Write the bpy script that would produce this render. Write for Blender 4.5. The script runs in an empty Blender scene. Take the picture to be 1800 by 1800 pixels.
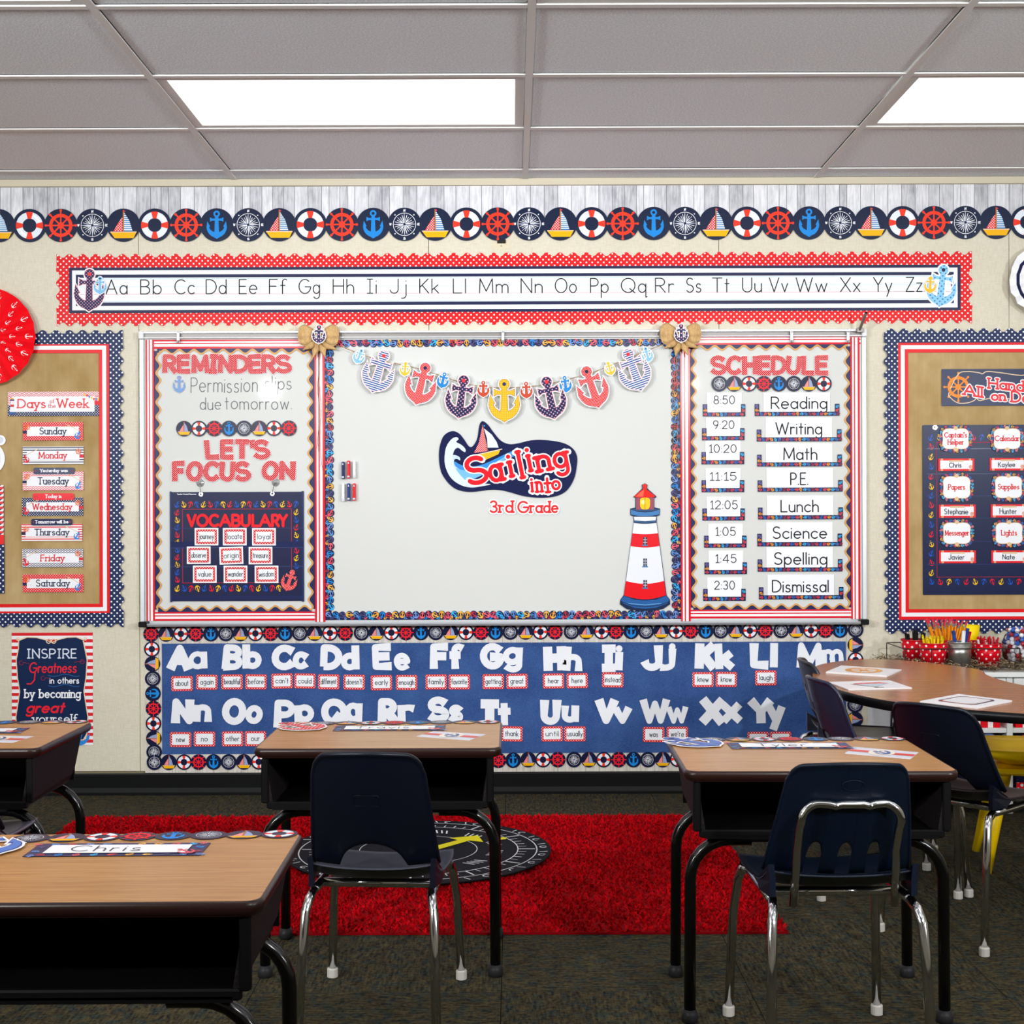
import bpy, math, random
from mathutils import Vector, Matrix
R = math.radians
F, CX, CY, W, CZ, TH = 2450.0, 900.0, 908.0, 5.86, 1.165, 0.0033
S = W / F                       # metres per pixel at the wall
random.seed(7)
scene = bpy.context.scene
col = scene.collection
# ---------------------------------------------------------------- camera, world, lights, exposure
cam_d = bpy.data.cameras.new('camera'); cam = bpy.data.objects.new('camera', cam_d); col.objects.link(cam)
cam_d.sensor_width = 36; cam_d.lens = 49; cam_d.shift_y = 8/1800; cam_d.clip_start = .05
cam.location = (0, 0, CZ); cam.rotation_euler = (math.pi/2, TH, 0)
scene.camera = cam
vs = scene.view_settings
vs.view_transform = 'Standard'; vs.look = 'None'; vs.gamma = 1; vs.use_curve_mapping = False; vs.exposure = -0.64
world = bpy.data.worlds.new('world'); scene.world = world; world.use_nodes = True
world.node_tree.nodes['Background'].inputs[0].default_value = (.9, .95, 1, 1)
world.node_tree.nodes['Background'].inputs[1].default_value = .25
def area(name, loc, target, size, power, color=(1, 1, 1), spread=180):
    d = bpy.data.lights.new(name, 'AREA'); d.shape = 'DISK'; d.size = size; d.energy = power; d.color = color; d.spread = R(spread)
    o = bpy.data.objects.new(name, d); col.objects.link(o); o.location = loc
    o.rotation_euler = (Vector(target) - Vector(loc)).to_track_quat('-Z', 'Y').to_euler()
    return o
area('studio_light', (-2.0, .15, 2.22), (-.5, W, 1.45), .1, 42, (.99, .985, .98), 100)
area('studio_light', (1.45, .15, 2.26), (.5, W, 1.45), .1, 42, (.99, .985, .98), 100)
area('added_ceiling_fill', (-3.7, .3, 2.0), (-1.2, 3.6, 2.6), .4, 58, (.93, .97, 1), 88)  # unseen fill lamp, added to brighten the ceiling from the left
area('added_ceiling_fill', (3.7, .3, 2.0), (1.2, 3.6, 2.6), .4, 58, (.93, .97, 1), 88)  # matching added fill for the ceiling, from the right
TROFFERS = []                    # ceiling light panels are added with the ceiling

# ---------------------------------------------------------------- materials
def lin(c):
    if isinstance(c, str):
        c = c.lstrip('#'); c = tuple(int(c[i:i+2], 16)/255 for i in (0, 2, 4))
    return tuple(((x/12.92) if x <= .04045 else ((x+.055)/1.055)**2.4) for x in c) + (1,)
MATS = {}
class NT:
    def __init__(s, name, rough=.5, metal=0, spec=.15):
        s.m = bpy.data.materials.new(name); s.m.use_nodes = True; s.t = s.m.node_tree
        s.b = s.t.nodes['Principled BSDF']
        s.b.inputs['Roughness'].default_value = rough; s.b.inputs['Metallic'].default_value = metal
        s.b.inputs['Specular IOR Level'].default_value = spec
        tc = s.t.nodes.new('ShaderNodeTexCoord'); s.obj = tc.outputs['Object']
        sp = s.t.nodes.new('ShaderNodeSeparateXYZ'); s.link(s.obj, sp.inputs[0])
        s.x, s.y, s.z = sp.outputs
        MATS[name] = s.m
    def link(s, a, b): s.t.links.new(a, b)
    def put(s, v, sock):
        if isinstance(v, (int, float)): sock.default_value = v
        elif isinstance(v, tuple): sock.default_value = v
        else: s.link(v, sock)
    def math(s, op, a, b=0.0, c=0.0):
        n = s.t.nodes.new('ShaderNodeMath'); n.operation = op
        for i, v in enumerate((a, b, c)): s.put(v, n.inputs[i])
        return n.outputs[0]
    def mix(s, f, a, b):
        n = s.t.nodes.new('ShaderNodeMix'); n.data_type = 'RGBA'
        s.put(f, n.inputs[0]); s.put(a, n.inputs[6]); s.put(b, n.inputs[7]); return n.outputs[2]
    def noise(s, scale, detail=3, stretch=(1, 1, 1), vec=None, rough=.6):
        mp = s.t.nodes.new('ShaderNodeMapping'); mp.inputs['Scale'].default_value = stretch
        s.link(vec or s.obj, mp.inputs[0]); n = s.t.nodes.new('ShaderNodeTexNoise')
        n.inputs['Scale'].default_value = scale; n.inputs['Detail'].default_value = detail
        n.inputs['Roughness'].default_value = rough
        s.link(mp.outputs[0], n.inputs['Vector']); return n.outputs['Fac']
    def rng(s, v, a, b, c=0.0, d=1.0):
        n = s.t.nodes.new('ShaderNodeMapRange')
        for i, q in enumerate((v, a, b, c, d)): s.put(q, n.inputs[i])
        return n.outputs[0]
    def bump(s, h, strength=.3, dist=.002):
        n = s.t.nodes.new('ShaderNodeBump'); n.inputs['Strength'].default_value = strength
        n.inputs['Distance'].default_value = dist; s.link(h, n.inputs['Height']); s.link(n.outputs[0], s.b.inputs['Normal'])
    def color(s, c): s.put(c, s.b.inputs['Base Color']); return s.m
def M(c, rough=.45, metal=0, spec=.15):
    k = (c, rough, metal, spec)
    if k not in MATS:
        n = NT(f'paint_{c.lstrip("#")}_{int(rough*100)}', rough, metal, spec); MATS[k] = n.color(lin(c))
    return MATS[k]
def dots(name, bg, fg, pitch, r, rough=.4, cyl=0):
    n = NT(name, rough)
    x, y = n.x, n.y
    if cyl:
        x = n.math('MULTIPLY', n.math('ARCTAN2', n.y, n.x), cyl); y = n.z
    x = n.math('DIVIDE', x, pitch); y = n.math('DIVIDE', y, pitch); ds = []
    for o in (0., .5):
        fx = n.math('SUBTRACT', n.math('FRACT', n.math('ADD', x, o+100)), .5)
        fy = n.math('SUBTRACT', n.math('FRACT', n.math('ADD', y, o+100)), .5)
        ds.append(n.math('SQRT', n.math('ADD', n.math('MULTIPLY', fx, fx), n.math('MULTIPLY', fy, fy))))
    m = n.math('LESS_THAN', n.math('MINIMUM', *ds), r)
    return n.color(n.mix(m, lin(bg), lin(fg)))
def stripes(name, a, b, period, duty=.5, axis='y', rough=.4, ang=0):
    n = NT(name, rough); v = n.y if axis == 'y' else n.x
    if ang: v = n.math('ADD', n.y, n.math('MULTIPLY', n.x, ang))
    m = n.math('LESS_THAN', n.math('FRACT', n.math('ADD', n.math('DIVIDE', v, period), 100)), duty)
    return n.color(n.mix(m, lin(b), lin(a)))
def gingham(name, a, b, c, period):
    n = NT(name, .35)
    k = n.math('MULTIPLY', n.math('ADD', *[n.math('LESS_THAN', n.math('FRACT', n.math('ADD', n.math('DIVIDE', v, period), 100)), .5) for v in (n.x, n.y)]), .5)
    return n.color(n.mix(n.math('GREATER_THAN', k, .75), n.mix(n.math('GREATER_THAN', k, .25), lin(a), lin(b)), lin(c)))
def chevron(name, a, b, period, wave, amp):
    n = NT(name, .4)
    t = n.math('ABSOLUTE', n.math('SUBTRACT', n.math('FRACT', n.math('ADD', n.math('DIVIDE', n.x, wave), 100)), .5))
    v = n.math('ADD', n.y, n.math('MULTIPLY', t, amp))
    m = n.math('LESS_THAN', n.math('FRACT', n.math('ADD', n.math('DIVIDE', v, period), 100)), .5)
    return n.color(n.mix(m, lin(b), lin(a)))
RED, NAVY, WHT, TAN, GOLD, BLUE, LBLUE, CORAL = '#EE1F27', '#1B2447', '#F2F3F6', '#C8954C', '#F2B400', '#1787DA', '#8CC7EE', '#E8636F'
NAVYD = '#171C3A'
m_reddot = dots('red_polka_print', '#DE1016', '#F7F3F0', 10.15*S, .145)
m_navydot = dots('navy_polka_print', '#1B2A55', '#F4F5F8', 10.05*S, .15)
m_letterdot = dots('red_letter_dots', '#C80C22', '#F1E2E2', 3.6*S, .15)
m_finered = dots('red_fine_dots', '#E21C24', '#F8D8D8', 3.4*S, .16)
m_finenavy = dots('navy_fine_dots', '#1D2450', '#D7A5B5', 7*S, .17)
m_cardred = dots('red_card_dots', '#E01B26', '#F8F0F0', 4.4*S, .155)
m_cardnavy = dots('navy_card_dots', '#1C2A55', '#F3F3F8', 4.4*S, .165)
m_lbluedot = dots('light_blue_dots', '#8FCBF0', '#2C7FB8', 9*S, .16)
m_lbluefine = dots('light_blue_fine_dots', '#8FCBF0', '#2F6FA8', 3.6*S, .17)
m_bluestripe = stripes('blue_white_stripe_print', '#1E4C96', '#F1F4F8', 3.7*S, .55)
m_gingham = gingham('yellow_gingham_print', '#F6CB4A', '#F3B51B', '#E09A05', 3.2*S)
m_chevred = chevron('red_chevron_print', '#E0485A', '#F6F4F5', 3.1*S, 5*S, 3.6*S)
m_chevnavy = chevron('navy_chevron_print', '#2A3560', '#F6F4F5', 3.1*S, 5*S, 3.6*S)
m_strnavy = stripes('navy_stripe_print', '#1F2B55', '#F5F5F7', 4.2*S, .42)
m_strred = stripes('red_stripe_print', '#E2404E', '#F5F3F4', 4.2*S, .5)
m_boatstripe = stripes('sail_stripe_print', '#2E7FC0', '#F2F5F8', .0085, .5)
m_boatstripe2 = stripes('small_sail_stripe_print', '#7C8FC0', '#A9B7D8', .004, .5)
m_boatred = dots('sail_dots', '#EA2A2E', '#F7EDED', .011, .2)
m_boatred2 = stripes('small_sail_red_stripe', '#E8343A', '#F3D0D0', .0045, .6, ang=1.2)

n = NT('linen_wallcover', .75, spec=.2)
a = n.noise(1.0, 2, (420, 1, 30)); b = n.noise(1.0, 2, (30, 1, 420)); c = n.noise(3, 3)
f = n.math('ADD', n.math('MULTIPLY', n.math('ADD', a, b), .42), n.math('MULTIPLY', c, .16))
n.bump(f, .25, .001); m_wall = n.color(n.mix(n.rng(f, .3, .7), lin('#C8C1AA'), lin('#E4DECD')))
n = NT('kraft_paper', .7, spec=.2)
a = n.noise(1.0, 2, (300, 25, 1)); b = n.noise(1.0, 2, (25, 300, 1)); c = n.noise(6, 3, (1.3, .5, .8))
f = n.math('ADD', n.math('MULTIPLY', n.math('ADD', a, b), .12), n.math('MULTIPLY', c, .76))
n.bump(c, .7, .012); m_kraft = n.color(n.mix(n.rng(f, .35, .68), lin('#A58755'), lin('#C2A879')))
n = NT('denim_paper', .8, spec=.2)
a = n.noise(330, 3); b = n.noise(6, 3); f = n.math('ADD', n.math('MULTIPLY', a, .65), n.math('MULTIPLY', b, .35))
m_denim = n.color(n.mix(n.rng(f, .36, .64), lin('#1F3A72'), lin('#41649F')))
def woodgray(k, base, dark):
    n = NT('whitewashed_plank_print_%d' % k, .55)
    a = n.noise(9, 4, (14, 1.2, 1)); b = n.noise(14, 3, (1.6, .8, 1))
    f = n.math('ADD', n.math('MULTIPLY', a, .6), n.math('MULTIPLY', b, .4))
    return n.color(n.mix(n.rng(f, .32, .58), lin(dark), lin(base)))
m_plank = [woodgray(i, *q) for i, q in enumerate((('#E2E3E8', '#B4B6BD'), ('#D6D7DC', '#9FA1A8'), ('#E9EAEE', '#C0C2C8'), ('#CFD0D5', '#8E9098')))]
m_paleplank = woodgray(9, '#DDD8CF', '#B9B3A8')
n = NT('desk_laminate', .27, spec=.3)
a = n.noise(6, 4, (1.2, 22, 1)); f = n.rng(a, .3, .7)
m_lam = n.color(n.mix(f, lin('#A06F3A'), lin('#C08E53')))
n = NT('table_laminate', .22, spec=.3)
a = n.noise(3, 2, (1, 16, 1)); f = n.rng(a, .15, .85)
m_lam2 = n.color(n.mix(f, lin('#97602F'), lin('#B47B46')))
n = NT('burlap_weave', .9, spec=.1)
a = n.noise(1, 2, (900, 120, 60)); b = n.noise(1, 2, (120, 900, 60)); f = n.math('MULTIPLY', n.math('ADD', a, b), .5)
n.bump(f, .4, .001); m_burlap = n.color(n.mix(n.rng(f, .35, .65), lin('#B08A54'), lin('#DDBB88')))
def carpet(k, ang):
    n = NT('carpet_pile_%d' % k, .95, spec=.1)
    st = (60, 9, 1) if ang else (9, 60, 1)
    a = n.noise(2.2, 3, st); b = n.noise(90, 2); d = n.noise(1.0, 3, (28, 28, 1))
    f = n.math('ADD', n.math('MULTIPLY', a, .55), n.math('MULTIPLY', b, .45))
    n.bump(f, .8, .004)
    c1 = n.mix(n.rng(f, .38, .6), lin('#161819'), lin('#524930'))
    return n.color(n.mix(n.rng(d, .48, .6), c1, n.mix(n.rng(f, .38, .62), lin('#101A22'), lin('#414638'))))
m_carpet = [carpet(0, 0), carpet(1, 1)]
n = NT('acoustic_ceiling_tile', .9, spec=.1)
a = n.noise(160, 2); n.bump(a, .4, .002); m_tile = n.color(n.mix(n.rng(a, .38, .62), lin('#DCE4EC'), lin('#F6FBFF')))
n = NT('whiteboard_enamel', .035, spec=.06); m_board = n.color(lin('#D4D6D3'))
m_alu = M('#D4D8DC', .35, .35); m_alud = M('#8F8B89', .4, .3); m_black = M('#0D0D0F', .35)
m_chrome = M('#D6D6D8', .12, 1); m_steelblack = M('#060607', .18, 0, .5)
m_binblack = M('#080708', .5); m_brownedge = M('#26120F', .3, 0, .4)
n = NT('desk_side_speckle', .6); a = n.noise(350, 2); m_binside = n.color(n.mix(n.rng(a, .4, .7), lin('#120E10'), lin('#292124')))
m_base = M('#0C0D0E', .45)
n = NT('clear_plastic', .05); n.b.inputs['Transmission Weight'].default_value = 1; n.b.inputs['IOR'].default_value = 1.2; m_clear = n.color((.97, .98, 1, 1))
n = NT('twine', .9, spec=.1); a = n.noise(300, 2); m_twine = n.color(n.mix(n.rng(a, .4, .6), lin('#7C5C3A'), lin('#B99A6C')))

# ---------------------------------------------------------------- object helpers
def tag(o, label=None, cat=None, group=None, kind=None):
    if label: o['label'] = label
    if cat: o['category'] = cat
    if group: o['group'] = group
    if kind: o['kind'] = kind
    return o
def mesh(name, verts, faces, mats, idx=None, smooth=False):
    me = bpy.data.meshes.new(name); me.from_pydata([tuple(v) for v in verts], [], faces)
    if not isinstance(mats, (list, tuple)): mats = [mats]
    for m in mats: me.materials.append(m)
    if idx: me.polygons.foreach_set('material_index', idx)
    if smooth: me.polygons.foreach_set('use_smooth', [True]*len(me.polygons))
    me.update(); return me
def obj(name, me, parent=None, loc=(0, 0, 0), rot=(0, 0, 0)):
    o = bpy.data.objects.new(name, me); col.objects.link(o); o.location = loc; o.rotation_euler = rot
    if parent: o.parent = parent
    return o
def empty(name, loc=(0, 0, 0), rot=(0, 0, 0), **k):
    return tag(obj(name, None, None, loc, rot), **k)
def dup_tree(o, parent=None, **k):
    c = o.copy(); col.objects.link(c); c.parent = parent
    for ch in o.children: dup_tree(ch, c)
    if k: tag(c, **k)
    return c
class MB:
    """collects 3D shapes into one mesh"""
    def __init__(s): s.v = []; s.f = []; s.i = []; s.mats = []
    def mi(s, m):
        if m not in s.mats: s.mats.append(m)
        return s.mats.index(m)
    def add(s, vs, fs, m):
        o = len(s.v); s.v += [tuple(v) for v in vs]; s.f += [tuple(o+q for q in f) for f in fs]; s.i += [s.mi(m)]*len(fs); return s
    def box(s, x0, x1, y0, y1, z0, z1, m, bev=0):
        if bev:
            b = bev; ring = []
            for z, e in ((z0, b), (z0+b, 0), (z1-b, 0), (z1, b)):
                ring.append([(x0+e+b*(e == 0)*0, y0+b, z)] and [(x0+e+b, y0+e, z), (x1-e-b, y0+e, z), (x1-e, y0+e+b, z), (x1-e, y1-e-b, z), (x1-e-b, y1-e, z), (x0+e+b, y1-e, z), (x0+e, y1-e-b, z), (x0+e, y0+e+b, z)])
            vs = [p for r in ring for p in r]; fs = [tuple(range(7, -1, -1)), tuple(range(24, 32))]
            for k in range(3):
                for j in range(8): fs.append((k*8+j, k*8+(j+1) % 8, k*8+8+(j+1) % 8, k*8+8+j))
            return s.add(vs, fs, m)
        vs = [(x, y, z) for z in (z0, z1) for x, y in ((x0, y0), (x1, y0), (x1, y1), (x0, y1))]
        return s.add(vs, [(3, 2, 1, 0), (4, 5, 6, 7), (0, 1, 5, 4), (1, 2, 6, 5), (2, 3, 7, 6), (3, 0, 4, 7)], m)
    def tube(s, pts, r, m, n=8, caps=True):
        pts = [Vector(p) for p in pts]; rs = r if isinstance(r, (list, tuple)) else [r]*len(pts)
        vs = []; fs = []; up = None
        for i, p in enumerate(pts):
            d = (pts[min(i+1, len(pts)-1)] - pts[max(i-1, 0)]).normalized()
            if up is None:
                up = Vector((0, 0, 1)) if abs(d.z) < .9 else Vector((1, 0, 0))
            a = d.cross(up); a = a.normalized() if a.length > 1e-6 else Vector((1, 0, 0)); b = a.cross(d).normalized(); up = b
            vs += [p + (a*math.cos(2*math.pi*j/n) + b*math.sin(2*math.pi*j/n))*rs[i] for j in range(n)]
        for i in range(len(pts)-1):
            for j in range(n): fs.append((i*n+j, i*n+(j+1) % n, (i+1)*n+(j+1) % n, (i+1)*n+j))
        if caps: fs += [tuple(range(n-1, -1, -1)), tuple((len(pts)-1)*n+j for j in range(n))]
        return s.add(vs, fs, m)
    def lathe(s, prof, m, n=24, c=(0, 0, 0), cap=True):
        vs = []; fs = []
        for r, z in prof: vs += [(c[0]+r*math.cos(2*math.pi*j/n), c[1]+r*math.sin(2*math.pi*j/n), c[2]+z) for j in range(n)]
        for i in range(len(prof)-1):
            for j in range(n): fs.append((i*n+j, i*n+(j+1) % n, (i+1)*n+(j+1) % n, (i+1)*n+j))
        if cap: fs += [tuple(range(n-1, -1, -1)), tuple((len(prof)-1)*n+j for j in range(n))]
        return s.add(vs, fs, m)
    def build(s, name, parent=None, loc=(0, 0, 0), rot=(0, 0, 0), smooth=False):
        return obj(name, mesh(name, s.v, s.f, s.mats, s.i, smooth), parent, loc, rot)
def unroll(px, py):
    u, v = px-CX, CY-py; c, s = math.cos(TH), math.sin(TH); return u*c+v*s, -u*s+v*c
def P(px, py, off=0.0):           # photo pixel -> point on the wall plane (off metres in front of it)
    X, Z = unroll(px, py); d = W-off; return Vector((X*d/F, d, CZ+Z*d/F))
def G(px, py, h):                 # photo pixel -> point on the horizontal plane at height h
    X, Z = unroll(px, py); d = (h-CZ)*F/Z; return Vector((X*d/F, d, h))
def arc(cx, cy, rx, ry, a0, a1, n=None):
    n = n or max(3, int(abs(a1-a0)/18)); return [(cx+rx*math.cos(R(a0+(a1-a0)*i/n)), cy+ry*math.sin(R(a0+(a1-a0)*i/n))) for i in range(n+1)]
def grow(poly, g):
    if not g: return poly
    if sum(poly[i][0]*poly[(i+1) % len(poly)][1]-poly[(i+1) % len(poly)][0]*poly[i][1] for i in range(len(poly))) < 0: poly = poly[::-1]
    out = []; n = len(poly)
    for i in range(n):
        a, b, c = (Vector(poly[(i+k) % n]) for k in (-1, 0, 1))
        d1 = (b-a).normalized(); d2 = (c-b).normalized(); n1 = Vector((d1.y, -d1.x)); n2 = Vector((d2.y, -d2.x))
        m = n1+n2; l = m.length
        m = n1 if l < 1e-4 else m/l*min(1/max(.3, l/2), 2.2)
        out.append((b.x+m.x*g, b.y+m.y*g))
    return out
class Art:
    """flat print or paper cut-out: polygons in photo pixels, layered; builds ONE mesh. local x right, y up, z towards the room"""
    def __init__(s, cx=0, cy=0, local=False, unit=S):
        s.c = unroll(cx, cy); s.cx, s.cy = cx, cy; s.local = local; s.u = unit; s.mb = MB(); s.rot = 0
    def pt(s, p):
        if s.local: return p[0]*s.u, p[1]*s.u
        return (p[0]-s.cx)*s.u, (s.cy-p[1])*s.u
    def raw(s, pts, m, L=0, t=0):
        s.k = (getattr(s, 'k', 0)+1) % 23; z = L*.00035+.0006+s.k*1.3e-5
        if len(pts) < 3: return s
        ar = sum(pts[i][0]*pts[(i+1) % len(pts)][1]-pts[(i+1) % len(pts)][0]*pts[i][1] for i in range(len(pts)))
        if ar < 0: pts = pts[::-1]
        n = len(pts); top = [(x, y, z) for x, y in pts]
        if t: s.mb.add(top+[(x, y, z-t) for x, y in pts], [tuple(range(n)), tuple(range(2*n-1, n-1, -1))]+[(i, i+n, (i+1) % n+n, (i+1) % n) for i in range(n)], m)
        else: s.mb.add(top, [tuple(range(n))], m)
        return s
    def poly(s, pts, m, L=0, t=0): return s.raw([s.pt(p) for p in pts], m, L, t)
    def rect(s, x0, y0, x1, y1, m, L=0, t=0):
        if s.local: return s.poly([(x0, y0), (x1, y0), (x1, y1), (x0, y1)], m, L, t)
        cx, cy = s.pt(((x0+x1)/2, (y0+y1)/2)); w, h = abs(x1-x0)/2*s.u, abs(y1-y0)/2*s.u
        return s.raw([(cx-w, cy-h), (cx+w, cy-h), (cx+w, cy+h), (cx-w, cy+h)], m, L, t)
    def rrect(s, x0, y0, x1, y1, r, m, L=0, t=0):
        q = []
        for cx, cy, a in ((x1-r, y1-r, 0), (x0+r, y1-r, 90), (x0+r, y0+r, 180), (x1-r, y0+r, 270)): q += arc(cx, cy, r, r, a, a+90, 4)
        return s.poly(q, m, L, t)
    def circ(s, x, y, r, m, L=0, t=0, n=20): return s.poly(arc(x, y, r, r, 0, 360, n)[:-1], m, L, t)
    def ring(s, x, y, r0, r1, m, L=0, a0=0, a1=360, n=24, sy=1):
        o = arc(x, y, r1, r1*sy, a0, a1, n); i = arc(x, y, r0, r0*sy, a0, a1, n)
        for k in range(n): s.poly([i[k], i[k+1], o[k+1], o[k]], m, L)
        return s
    def stroke(s, pts, w, m, L=0, cap=True, t=0, flare=1.0, closed=False):
        """pts in art units; ribbon of quads with round or butt (flared) ends"""
        ws = w/2
        if len(pts) < 2: return s
        q = [Vector(pts[0])]
        for p in pts[1:]:
            if (Vector(p)-q[-1]).length > w*.02: q.append(Vector(p))
        if len(q) < 2: s.circ(pts[0][0], pts[0][1], ws*1.25, m, L, t, 10); return s
        loop = (q[0]-q[-1]).length < w*.05 and len(q) > 4
        runs = [[q[0]]]
        for i in range(1, len(q)):
            runs[-1].append(q[i])
            if i < len(q)-1 and (q[i]-q[i-1]).angle(q[i+1]-q[i]) > .75: s.circ(q[i].x, q[i].y, ws*.99, m, L, t, 12); runs.append([q[i]])
        for ri, r in enumerate(runs):
            n = len(r); side = []; lp = loop and len(runs) == 1
            for i in range(n):
                d1 = r[i]-r[i-1] if i else (r[-1]-r[-2] if lp else r[1]-r[0]); d2 = r[i+1]-r[i] if i < n-1 else (r[1]-r[0] if lp else r[-1]-r[-2])
                d1 = d1.normalized(); d2 = d2.normalized(); n1 = Vector((-d1.y, d1.x)); n2 = Vector((-d2.y, d2.x)); mm = n1+n2
                k = ws*(flare if not loop and ((ri == 0 and i == 0) or (ri == len(runs)-1 and i == n-1)) else 1)
                mm = mm/mm.length*min(2/mm.length, 1.3)*k; side.append((r[i]+mm, r[i]-mm))
            for i in range(n-1): s.poly([side[i][0], side[i+1][0], side[i+1][1], side[i][1]], m, L, t)
        if cap and not loop:
            for p in (q[0], q[-1]): s.circ(p.x, p.y, ws*.98, m, L, t, 8)
        return s
    def build(s, name, off=.001, parent=None, px=None, tilt=0, **k):
        o = s.mb.build(name, None)
        if px is None: px = (s.cx, s.cy)
        o.location = P(px[0], px[1], off); o.rotation_euler = (math.pi/2, -tilt, 0)
        if tilt: o.rotation_euler = (Matrix.Rotation(math.pi/2, 3, 'X') @ Matrix.Rotation(tilt, 3, 'Z')).to_euler()
        if parent: o.parent = parent; o.location = o.location - parent.location
        return tag(o, **k)
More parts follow.
